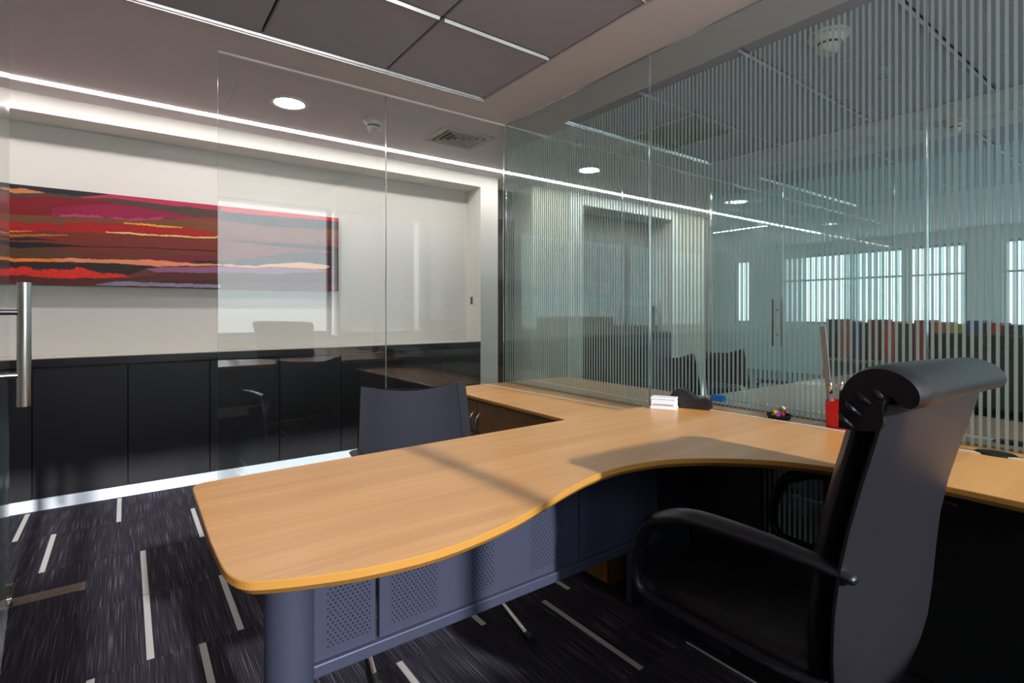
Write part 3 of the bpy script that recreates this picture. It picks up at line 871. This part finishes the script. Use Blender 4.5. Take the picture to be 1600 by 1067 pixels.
# legs : blue-grey columns with disc feet
def column(x, y, r=0.046):
    bm = new_bm(); cyl(bm, (x, y, 0.02), (x, y, ZT - 0.026), r, 36)
    o = auto_smooth(obj('leg', bm, M['grey_metal'], desk, org=DO))
    bm = new_bm(); lathe(bm, [(0.001, 0.0), (r + 0.03, 0.0), (r + 0.03, 0.008), (r, 0.022), (0.001, 0.022)], (x, y, 0), 32)
    auto_smooth(obj('foot', bm, M['grey_metal'], o, org=DO))
column(0.262, 1.10)
YP = 1.10
perf = perforated('perforated_panel', [(a - DO[0], b - DO[0]) for a, b in ((0.335, 0.430), (0.474, 0.590), (0.685, 0.755), (0.872, 0.990), (1.08, 1.20), (1.30, 1.36))], 0.455, 0.70, srgb(68, 71, 90))
for a, b in ((0.296, 0.4405), (0.4485, 1.046), (1.054, 1.40)):
    bx('modesty_panel', (a, YP, 0.432), (b, YP + 0.014, ZT - 0.027), perf, desk, bevel=0.002, org=DO)
bx('bottom_rail', (0.296, YP - 0.010, 0.405), (1.40, YP + 0.024, 0.4325), M['grey_metal'], desk, bevel=0.003, org=DO)
bx('top_beam', (0.296, YP + 0.02, ZT - 0.07), (1.40, YP + 0.06, ZT - 0.026), M['grey_metal'], desk, org=DO)
# cable hook below the top
bm = new_bm(); tube(bm, smooth_path([(0.845, YP - 0.004, 0.705), (0.848, YP - 0.016, 0.69), (0.846, YP - 0.018, 0.672), (0.832, YP - 0.016, 0.668), (0.822, YP - 0.010, 0.674)], 4), 0.0028, 8)
obj('cable_hook', bm, M['black'], desk, org=DO)
# under the wall-side wing : black sheets painting in the shade, then end panels
for ya, yb in ((-0.30, 0.84), (1.07, 1.40)): bx('shade_panel', (1.985, ya, 0.02), (2.0, yb, ZT - 0.027), M['black'], desk, org=DO)
for y in (1.38, -0.27):
    bx('end_panel', (1.60, y, 0.0), (1.98, y + 0.028, ZT - 0.027), M['grey_metal'], desk, bevel=0.002, org=DO)
# oval cable grommet
def grommet(cx, cy, z):
    n = 28
    ell = lambda a, b: [(cx + b * math.sin(q) , cy + a * math.cos(q)) for q in [2 * math.pi * k / n for k in range(n)]]
    bm = new_bm()
    ring_loft(bm, [[(x, y, z - 0.012) for x, y in ell(0.044, 0.030)], [(x, y, z + 0.002) for x, y in ell(0.046, 0.032)], [(x, y, z + 0.006) for x, y in ell(0.042, 0.028)], [(x, y, z + 0.006) for x, y in ell(0.030, 0.018)]])
    return auto_smooth(obj('cable_grommet', bm, M['dark_plastic'], desk, org=DO), 50)
grommet(1.953, 0.379, ZT)['label'] = 'black oval cable grommet'

# ---- low return cabinet along the glass
RO = (1.8, 2.15, 0.0)
ret = thing('return_cabinet', 'low wooden cabinet with bow handles running from desk to glass corner', 'cabinet', RO)
poly = [(1.532, 1.30), (1.896, 1.30), (1.880, 2.835), (1.560, 2.80), (1.551, 2.785)]
LR0, LR1 = (1.926, 1.465), (1.856, 2.836)
top_slab('cabinet_top', [(1.528, 1.465), LR0, LR1, (1.60, 2.815)] + fillet((1.62, 2.816), (1.553, 2.80), (1.549, 2.7), 0.03), ZR, 0.024, M['wood'], M['edge'], ret, RO)
top_slab('rear_strip', [(LR0[0] + 0.012, 1.465), (2.036, 1.465), (2.036, 2.842), (LR1[0] + 0.012, 2.838)], ZR - 0.001, 0.024, M['wood'], M['edge'], ret, RO)
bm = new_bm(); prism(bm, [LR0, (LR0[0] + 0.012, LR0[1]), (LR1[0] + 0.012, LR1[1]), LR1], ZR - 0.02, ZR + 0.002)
obj('joint_glint', bm, M['edge_glint'], ret, org=RO)
bx('carcass', (1.588, 1.475, 0.045), (2.02, 2.80, ZR - 0.026), M['wood_side'], ret, org=RO)
bx('plinth', (1.62, 1.485, 0.0), (2.0, 2.79, 0.045), M['black'], ret, org=RO)
ys = [1.478, 1.80, 2.451, 2.797]
for k in range(3):
    d = bx('door', (1.568, ys[k] + 0.002, 0.05), (1.587, ys[k + 1] - 0.002, ZR - 0.030), M['wood_side'], ret, bevel=0.0015, org=RO)
    yy = (1.76, 2.420, 2.482)[k]
    bm = new_bm(); tube(bm, smooth_path([(1.569, yy, 0.592), (1.545, yy, 0.572), (1.540, yy, 0.535), (1.545, yy, 0.498), (1.569, yy, 0.478)], 5), 0.0052, 10)
    h = auto_smooth(obj('handle', bm, M['chrome'], d, org=RO))
    h['label'] = 'satin chrome bow handle'

# ================================================================== EXECUTIVE CHAIR
CX = 1.262
EO = (CX, 0.64, 0.0)
ch = thing('executive_chair', 'high backed black leather swivel chair with rolled headrest turned to the desk', 'chair', EO)
def lerp_tab(tab, z):
    if z <= tab[0][0]: return tab[0][1]
    for (a, u), (b, v) in zip(tab, tab[1:]):
        if z <= b: return u + (v - u) * (z - a) / (b - a)
    return tab[-1][1]
rear = [(0.40, 0.404), (0.46, 0.396), (0.54, 0.391), (0.62, 0.386), (0.70, 0.378), (0.78, 0.363), (0.86, 0.343), (0.94, 0.321), (1.00, 0.306)]
halfw = [(0.40, 0.150), (0.425, 0.205), (0.47, 0.248), (0.54, 0.268), (0.62, 0.274), (0.70, 0.272), (0.80, 0.272), (0.90, 0.276), (1.00, 0.282)]
NXc = 17
CXB = CX - 0.018
halfw = [(z, w * 0.945) for z, w in halfw]
ysh = lambda u: 0.0
def back_loft(name, m, depth0, depth1, zs, inset=0.0, crown=0.012):
    """upholstered slab following the rear curve; depth0/1 measured forward (+Y) of the rear line"""
    bm = new_bm()
    rings = []
    for z in zs:
        w = lerp_tab(halfw, z) - inset
        y = lerp_tab(rear, z)
        ring = []
        for k in range(NXc):          # rear side, left to right
            u = -1 + 2 * k / (NXc - 1)
            ed = max(0.0, abs(u) - 0.80) / 0.20
            ring.append((CXB + u * w, y + ysh(u) + depth0 - crown * (1 - u * u) + ed * ed * 0.018, z))
        for k in range(NXc):          # front side, right to left
            u = 1 - 2 * k / (NXc - 1)
            ed = max(0.0, abs(u) - 0.80) / 0.20
            ring.append((CXB + u * w, y + ysh(u) + depth1 + crown * 0.4 * u * u - ed * ed * 0.022, z))
        rings.append(ring)
    ring_loft(bm, rings)
    return auto_smooth(obj(name, bm, m, ch, org=EO), 60)
zs = [0.40, 0.412, 0.425, 0.445, 0.47, 0.50, 0.54, 0.58, 0.62, 0.66, 0.70, 0.74, 0.78, 0.82, 0.86, 0.90, 0.94, 0.975, 1.0]
back_loft('back_shell', M['leather_back'], 0.0, 0.030, zs)
back_loft('back_cushion', M['leather'], 0.033, 0.079, [z for z in zs if z > 0.44], 0.016, 0.004)
# rolled headrest : a comma shaped section swept across
sec = [(0.398, 0.945), (0.396, 0.970), (0.389, 1.000), (0.377, 1.026), (0.356, 1.045), (0.329, 1.053), (0.302, 1.049), (0.279, 1.035), (0.267, 1.015), (0.270, 0.999),
       (0.282, 0.992), (0.297, 0.998), (0.308, 1.007), (0.318, 1.003), (0.323, 0.985), (0.332, 0.950)]
def headrest():
    bm = new_bm(); rings = []
    sm = smooth_path([(y, z, 0) for y, z in sec] + [(sec[0][0], sec[0][1], 0)], 3)[:-1]
    cyx, czx = 0.330, 1.005
    for k in range(25):
        u = -1 + 2 * k / 24
        e = max(0.0, (abs(u) - 0.86) / 0.14)
        s = 1 - (0.30 if u > 0 else 0.10) * e ** 2.2
        lift = 0.003 * (1 - u * u) + 0.010 - 0.007 * (u + 1)
        rings.append([(CX - 0.027 + u * 0.269 * (1 - 0.05 * max(0, min(1, (0.996 - z) / 0.03)) * (1 if y > 0.3 else 0)), cyx + ysh(u) + (y - cyx) * s, czx + (z - czx) * s + lift * max(0, min(1, (z - 0.94) / 0.08))) for y, z, _ in sm])
    ring_loft(bm, rings)
    return auto_smooth(obj('headrest', bm, M['leather'], ch, org=EO), 50)
hr = headrest()
for k, (y, z, a) in enumerate(((0.386, 0.978, 0.2), (0.376, 1.000, 0.6), (0.358, 1.017, 1.0), (0.336, 1.026, 1.4))):
    bm = new_bm(); x = CX - 0.027 - 0.266
    tube(bm, smooth_path([(x + 0.004, y - 0.022 * math.sin(a + .9), z - 0.022 * math.cos(a - .6)), (x - 0.004, y - 0.010, z - 0.010), (x + 0.002, y + 0.001, z + 0.002)], 4), [0.0015 + 0.0035 * math.sin(math.pi * i / 8) for i in range(9)], 8)
    auto_smooth(obj('leather_fold', bm, M['leather'], hr, org=EO))
# seat
bm = new_bm(); rings = []
for z, s in ((0.395, 0.90), (0.405, 0.97), (0.43, 1.0), (0.465, 1.0), (0.485, 0.97), (0.493, 0.88)):
    ring = []
    for q in range(40):
        a = 2 * math.pi * q / 40
        ca, sa = math.cos(a), math.sin(a)
        p = 0.32
        ring.append((CX + math.copysign(abs(ca) ** p, ca) * 0.238 * s, 0.66 + math.copysign(abs(sa) ** p, sa) * 0.235 * s, z))
    rings.append(ring)
ring_loft(bm, rings)
auto_smooth(obj('seat', bm, M['leather'], ch, org=EO), 50)
bx('seat_pan', (CX - 0.20, 0.47, 0.372), (CX + 0.20, 0.86, 0.396), M['dark_plastic'], ch, bevel=0.006, org=EO)
# arm loops with padded tops
for s in (-1, 1):
    ax = 1.002 if s < 0 else 1.588
    path = [(ax, 0.370, 0.690), (ax, 0.392, 0.693), (ax, 0.44, 0.698), (ax, 0.53, 0.701), (ax, 0.63, 0.700), (ax, 0.71, 0.693), (ax, 0.77, 0.670), (ax, 0.815, 0.640), (ax, 0.842, 0.580), (ax, 0.850, 0.525), (ax, 0.838, 0.487), (ax, 0.805, 0.474), (ax, 0.70, 0.470), (ax, 0.58, 0.470), (ax, 0.46, 0.474), (ax, 0.415, 0.486)]
    if s > 0: path = [(x, 0.372 + (y - 0.372) * 0.93, z) for x, y, z in path]
    sp = smooth_path(path, 4)
    n = len(sp)
    rad = []
    for i in range(n):
        t = i / (n - 1)
        rad.append(0.011 + 0.010 * max(0.0, math.sin(math.pi * min(1, max(0, (t - 0.05) / 0.55)))))
    rad[0] *= 0.35; rad[1] *= 0.85
    bm = new_bm(); tube(bm, sp, rad, 14, (1.35, 0.9))
    a = auto_smooth(obj('armrest', bm, M['leather'], ch, org=EO))
    bm = new_bm(); box(bm, (min(ax, ax - s * 0.07), 0.60, 0.440), (max(ax, ax - s * 0.07), 0.66, 0.470)); obj('arm_bracket', bm, M['dark_plastic'], a, org=EO)
bm = new_bm(); cyl(bm, (CX, 0.64, 0.10), (CX, 0.64, 0.374), 0.028, 24); obj('gas_column', bm, M['black'], ch, smooth=False, org=EO)
for k in range(5):
    a = 2 * math.pi * k / 5 + 0.3
    ex, ey = CX + 0.29 * math.cos(a), 0.64 + 0.29 * math.sin(a)
    bm = new_bm(); tube(bm, [(CX, 0.64, 0.115), (CX + 0.15 * math.cos(a), 0.64 + 0.15 * math.sin(a), 0.10), (ex, ey, 0.075)], [0.032, 0.024, 0.018], 10, (1, 0.7))
    leg = obj('base_leg', bm, M['black'], ch, smooth=True, org=EO)
    px_, py_ = -math.sin(a), math.cos(a)
    bm = new_bm(); cyl(bm, (ex - px_ * 0.022, ey - py_ * 0.022, 0.0275), (ex + px_ * 0.022, ey + py_ * 0.022, 0.0275), 0.027, 18)
    obj('caster', bm, M['dark_plastic'], leg, org=EO)

# ================================================================== VISITOR CHAIRS
def visitor_chair(label, loc, rz):
    t = thing('visitor_chair', label, 'chair', loc, None, rz)
    # local frame : chair faces -Y, origin on floor under the seat
    def shell(name, m, w0, w1, y0, y1, zlo, zhi, dip, inset):
        bm = new_bm(); rings = []
        for j in range(13):
            v = j / 12
            ring_f, ring_b = [], []
            for i in range(15):
                u = -1 + 2 * i / 14
                w = (w0 + (w1 - w0) * v - inset)
                zt = zhi - dip * (1 - u * u) - 0.012 * max(0, abs(u) - 0.9) * 10 * v
                z = zlo + (zt - zlo) * v
                y = 0.245 + 0.055 * v - 0.030 * u * u
                ring_f.append((u * w, y + y0, z)); ring_b.append((u * w, y + y1, z))
            rings.append(ring_f + list(reversed(ring_b)))
        ring_loft(bm, rings)
        return auto_smooth(obj(name, bm, m, t), 50)
    shell('backrest', M['mesh'], 0.243, 0.222, 0.0, 0.012, 0.50, 0.842, 0.036, 0.010)
    for s in (-1, 1):
        bm = new_bm(); rings = []
        for j in range(13):
            v = j / 12
            w = 0.247 + (0.226 - 0.247) * v
            z = 0.50 + (0.832 - 0.50) * v
            y = 0.245 + 0.055 * v - 0.030
            rings.append([(s * (w - 0.036), y + 0.0025, z), (s * w, y - 0.006, z + 0.010 * v), (s * (w + 0.003), y + 0.008, z + 0.010 * v), (s * (w - 0.03), y + 0.022, z)])
        ring_loft(bm, rings); auto_smooth(obj('back_rim', bm, M['mesh_edge'], t))
    bm = new_bm(); rings = []
    for z, s in ((0.425, 0.92), (0.435, 1.0), (0.462, 1.0), (0.475, 0.94)):
        ring = []
        for q in range(32):
            a = 2 * math.pi * q / 32; ca, sa = math.cos(a), math.sin(a)
            ring.append((math.copysign(abs(ca) ** 0.35, ca) * 0.235 * s, math.copysign(abs(sa) ** 0.35, sa) * 0.225 * s, z))
        rings.append(ring)
    ring_loft(bm, rings); auto_smooth(obj('seat', bm, M['mesh_edge'], t))
    for s in (-1, 1):
        x = s * 0.262
        bm = new_bm()
        tube(bm, smooth_path([(x, -0.30, 0.013), (x, -0.10, 0.0125), (x, 0.20, 0.0125), (x, 0.27, 0.03), (x, 0.255, 0.10), (x, 0.19, 0.43), (x, 0.17, 0.53), (x, 0.14, 0.58), (x, 0.05, 0.592), (x, -0.12, 0.592)], 5), 0.011, 12)
        f = auto_smooth(obj('sled_frame', bm, M['chrome'], t))
        bm = new_bm(); tube(bm, [(x, -0.335, 0.014), (x, -0.295, 0.014)], 0.0138, 12); obj('end_cap', bm, M['black'], f)
        bm = new_bm(); tube(bm, smooth_path([(x, 0.16, 0.601), (x, 0.02, 0.607), (x, -0.15, 0.605)], 4), 0.016, 12, (1.5, 0.7)); auto_smooth(obj('armrest', bm, M['dark_plastic'], t))
    bm = new_bm()
    cyl(bm, (-0.262, 0.20, 0.42), (0.262, 0.20, 0.42), 0.011, 12); obj('cross_bar', bm, M['chrome'], t)
    bm = new_bm()
    for s in (-1, 1):
        bm2 = new_bm(); tube(bm2, [(s * 0.21, 0.19, 0.42), (s * 0.22, 0.235, 0.47), (s * 0.225, 0.238, 0.58)], 0.010, 10); obj('back_upright', bm2, M['mesh_edge'], t)
    bm.free()
    return t
vc = visitor_chair('charcoal visitor chair with curved back on the far side of the desk', (0.945, 1.80, 0), math.radians(-12))
v2 = copy_tree(vc); v2.location = (3.20, 2.06, 0); v2.rotation_euler.z = math.radians(4); v2['label'] = 'left of two dark visitor chairs behind the striped glass'
v3 = copy_tree(vc); v3.location = (3.86, 2.13, 0); v3.rotation_euler.z = math.radians(-8); v3['label'] = 'right of two dark visitor chairs behind the striped glass'
for o_ in (v2, v3): o_['group'] = 'visitor chairs in the neighbouring office'

# ================================================================== NEIGHBOURING OFFICE
nd = copy_tree(desk)
nd.location = (2 * (XS + 0.005) - DO[0] + 0.01, DO[1], 0); nd.scale = (-1, 1, 1)
nd['label'] = 'pale wave fronted desk of the next office seen through striped glass'
nr = copy_tree(ret)
nr.location = (2 * (XS + 0.005) - RO[0] + 0.01, RO[1], 0); nr.scale = (-1, 1, 1)
nr['label'] = 'low wooden cabinet of the next office beyond the striped glass corner'
for c_ in nd.children:
    if c_.name.startswith(('desktop', 'rear_strip')):
        c_.data = c_.data.copy(); c_.data.materials[0] = M['grey_top']
q_ = bx('shade_panel', (2.09, -0.30, 0.02), (2.105, 1.44, 0.64), M['black']); q_.data.transform(Matrix.Translation((-nd.location.x, -nd.location.y, 0))); q_.data.transform(Matrix.Scale(-1, 4, (1, 0, 0))); q_.parent = nd  # black sheet added to keep the glass below the desk dark
# bookcase with binders far behind
t = thing('bookcase', 'low grey bookcase holding coloured binders in the office behind the striped glass', 'bookcase', (4.23, 1.18, 0))
bo = (4.23, 1.18, 0)
BX0, BX1, BY0, BY1 = 4.07, 4.40, 0.62, 1.74
for a, b, n in (((BX0, BY0, 0), (BX1, BY0 + 0.02, 0.82), 'side'), ((BX0, BY1 - 0.02, 0), (BX1, BY1, 0.82), 'side'), ((BX1 - 0.015, BY0, 0), (BX1, BY1, 0.82), 'back_panel')):
    bx(n, a, b, M['grey_plastic'], t, org=bo)
for z in (0.04, 0.42, 0.80): bx('shelf', (BX0, BY0 + 0.02, z), (BX1 - 0.015, BY1 - 0.02, z + 0.02), M['grey_plastic'], t, org=bo)
cols = [(40, 44, 52), (190, 70, 50), (36, 74, 140), (200, 176, 60), (206, 110, 70), (170, 60, 44), (60, 60, 66), (200, 90, 60), (120, 44, 40), (40, 60, 110), (180, 100, 70), (52, 52, 58)]
cn = ['black', 'red', 'blue', 'yellow', 'orange', 'dark red', 'grey', 'coral', 'maroon', 'navy', 'tan', 'charcoal']
for k, c_ in enumerate(cols):
    y = BY0 + 0.06 + k * 0.088
    hh = 0.25 + 0.012 * ((k * 7) % 3)
    b = bx('binder', (BX0 + 0.02, y, 0.821), (BX0 + 0.27, y + 0.068, 0.821 + hh), mat('binder_%d' % k, srgb(*[int(v * 1.0) for v in c_]), 0.5), None, bevel=0.003)
    tag(b, '%s ring binder in the row on the bookcase behind striped glass' % cn[k], 'binder', 'binders on the bookcase next door')
# dark cabinet and monitor in the second niche
t = thing('dark_cabinet', 'dark cabinet filling the second framed niche behind the striped glass', 'cabinet', (4.68, YF + 0.15, 0))
o = (4.68, YF + 0.15, 0)
bx('carcass', (3.93, YF + 0.02, 0), (5.43, YF + 0.33, 0.90), M['black_cab'], t, org=o)
for k in range(3): bx('door', (3.935 + k * 0.5, YF + 0.002, 0.06), (4.425 + k * 0.5, YF + 0.019, 0.885), M['black_cab'], t, bevel=0.002, org=o)
t = thing('monitor', 'dark computer screen standing on the cabinet in the second niche', 'monitor', (5.0, YF + 0.17, 0.90))
bx('screen', (-0.30, -0.02, 0.06), (0.34, 0.02, 0.32), M['dark_plastic'], t, bevel=0.004); bx('stand', (-0.02, -0.015, 0.012), (0.06, 0.03, 0.10), M['dark_plastic'], t); bx('base', (-0.12, -0.09, 0.0), (0.16, 0.09, 0.012), M['dark_plastic'], t, bevel=0.003)
# double glass doors of a further office, with pull bars
d3 = struct('door_3')
pane('door_leaf', (4.42, 2.19, 0.01), (4.43, 2.84, H - 0.015), M['glass_far'], d3, 0, M['stripe_far'])
for x in (4.365, 4.485):
    bm = new_bm(); cyl(bm, (x, 2.235, 0.865), (x, 2.235, 1.255), 0.015, 14); h_ = obj('pull_handle', bm, M['dark_plastic'], d3, smooth=True)
    for z in (0.955, 1.165):
        bm = new_bm(); cyl(bm, (x, 2.235, z), (4.425, 2.235, z), 0.008, 10); obj('handle_standoff', bm, M['steel'], h_)
# black task chair in the next office
t = copy_tree(ch); t.location = (3.07, 0.48, 0); t.rotation_euler.z = math.radians(-84)
t['label'] = 'black leather swivel chair of the next office behind the striped glass'

# ================================================================== THINGS ON THE DESK
# white desk box with slotted front
t = thing('card_box', 'small white slotted box on the desk beside the black dispenser', 'box', (1.782, 1.366, ZT), None, math.radians(-62))
def bxl(name, a, b, m, bevel=0.0): return bx(name, a, b, m, t, bevel)
bxl('base', (-0.052, -0.030, 0.0), (0.052, 0.030, 0.012), M['white_plastic'], 0.003)
bxl('body', (-0.050, -0.026, 0.012), (0.050, 0.030, 0.040), M['white_plastic'], 0.004)
bxl('slot', (-0.040, -0.0275, 0.018), (0.040, -0.0255, 0.022), M['grey_plastic'])
bxl('lid', (-0.051, -0.028, 0.040), (0.051, 0.031, 0.049), M['white_plastic'], 0.003)
# black tape dispenser
t = thing('tape_dispenser', 'black plastic tape dispenser on the desk by the striped glass', 'dispenser', (1.888, 1.315, ZT + 0.0025), None, math.radians(-68))
bm = new_bm()
prof = smooth_path([(-0.085, 0, 0.0), (-0.082, 0, 0.030), (-0.060, 0, 0.066), (-0.030, 0, 0.076), (0.0, 0, 0.060), (0.030, 0, 0.040), (0.062, 0, 0.044), (0.078, 0, 0.034), (0.082, 0, 0.0)], 4)
ring_loft(bm, [[(p.x, y, p.z) for p in prof] for y in (-0.030, -0.024, 0.024, 0.030)])
auto_smooth(obj('body', bm, M['dark_plastic'], t), 50)
bm = new_bm(); cyl(bm, (-0.030, -0.036, 0.040), (-0.030, 0.036, 0.040), 0.026, 28); obj('tape_hub', bm, M['black'], t)
bx('cutter', (0.060, -0.014, 0.040), (0.080, 0.014, 0.047), M['chrome'], t)
# blue sponge held on the glass
tag(bx('blue_eraser', (XS - 0.030, 1.250, 0.770), (XS - 0.0005, 1.305, 0.795), M['blue'], None, bevel=0.002), 'bright blue foam eraser block stuck low on the striped glass', 'eraser')
# pin tray
t = thing('pin_tray', 'small black round tray of coloured pins at the back of the desk', 'tray', (1.962, 0.985, ZT - 0.001))
bm = new_bm(); lathe(bm, [(0.001, 0), (0.036, 0), (0.041, 0.010), (0.042, 0.018), (0.038, 0.018), (0.036, 0.006), (0.001, 0.005)], (0, 0, 0), 28)
auto_smooth(obj('tray_bowl', bm, M['black'], t), 50)
M['violet'] = mat('violet_plastic', srgb(120, 60, 150), 0.4); M['pink'] = mat('pink_plastic', srgb(240, 70, 90), 0.4); M['green'] = mat('green_plastic', srgb(50, 130, 70), 0.4)
pc = ['red', 'yellow', 'pink', 'white_plastic', 'violet', 'chrome', 'green']
nm = {'red': 'red', 'yellow': 'yellow', 'white_plastic': 'white', 'chrome': 'silver', 'pink': 'pink', 'violet': 'violet', 'green': 'green'}
for k, c_ in enumerate(pc):
    a = k * 2.4; r = 0.010 + 0.020 * ((k * 37) % 10) / 10
    x, y, z = 1.962 + r * math.cos(a), 0.985 + r * math.sin(a), ZT + 0.0055 + 0.004 * (k % 4)
    tilt = Vector((math.cos(a * 1.7), math.sin(a * 1.7), 0.7)).normalized()
    p = Vector((x, y, z))
    bm = new_bm(); tube(bm, [p, p + tilt * 0.009, p + tilt * 0.011, p + tilt * 0.026, p + tilt * 0.029, p + tilt * 0.034], [0.007, 0.007, 0.004, 0.004, 0.008, 0.008], 10)
    q = obj('push_pin', bm, M[c_], None, org=p); q.location = p
    tag(q, '%s push pin lying in the small black round tray' % nm[c_], 'pin', 'push pins in the tray')
# red cup, pens and ruler
cupx, cupy = 1.972, 0.790
t = thing('pen_cup', 'red plastic pen cup at the back of the desk beside the chair', 'cup', (cupx, cupy, ZT - 0.001))
bm = new_bm(); rings = []
for r, z in ((0.030, 0.0), (0.031, 0.004), (0.033, 0.088), (0.031, 0.094), (0.029, 0.090), (0.028, 0.006)):
    rings.append([(math.copysign(abs(math.cos(q)) ** 0.6, math.cos(q)) * r, math.copysign(abs(math.sin(q)) ** 0.6, math.sin(q)) * r, z) for q in [2 * math.pi * k / 32 for k in range(32)]])
ring_loft(bm, rings); auto_smooth(obj('cup_body', bm, M['red'], t), 50)
def pen(x, y, h, m, cap, label, lean):
    t = thing('pen', label, 'pen', (cupx + x, cupy + y, ZT + 0.006), 'pens in the red cup')
    top = Vector((lean[0], lean[1], h))
    bm = new_bm(); tube(bm, [(0, 0, 0), top * 0.1, top * 0.75], [0.002, 0.0052, 0.0055], 12); obj('barrel', bm, m, t, smooth=True)
    bm = new_bm(); tube(bm, [top * 0.75, top * 0.97, top], [0.0062, 0.0066, 0.004], 12); obj('cap', bm, cap, t, smooth=True)
pen(-0.012, 0.010, 0.150, M['steel'], M['chrome'], 'silver pen nearest the ruler in the red cup', (-0.004, 0.006))
pen(0.000, -0.006, 0.155, M['black'], M['chrome'], 'black pen with silver cap in the middle of the red cup', (0.002, -0.006))
pen(0.012, -0.014, 0.142, M['steel'], M['grey_plastic'], 'grey capped pen at the chair side of the red cup', (0.004, -0.008))
t = thing('ruler', 'long grey ruler standing upright in the red pen cup', 'ruler', (cupx, cupy + 0.016, ZT + 0.006))
bm = new_bm(); rings = []
for z, dx, dy in ((0.0, 0, 0), (0.34, -0.006, 0.030)): rings.append([(dx - 0.008, dy - 0.012, z), (dx + 0.006, dy + 0.012, z), (dx + 0.0075, dy + 0.0112, z), (dx - 0.0065, dy - 0.0128, z)])
ring_loft(bm, rings); obj('blade', bm, M['grey_plastic'], t)
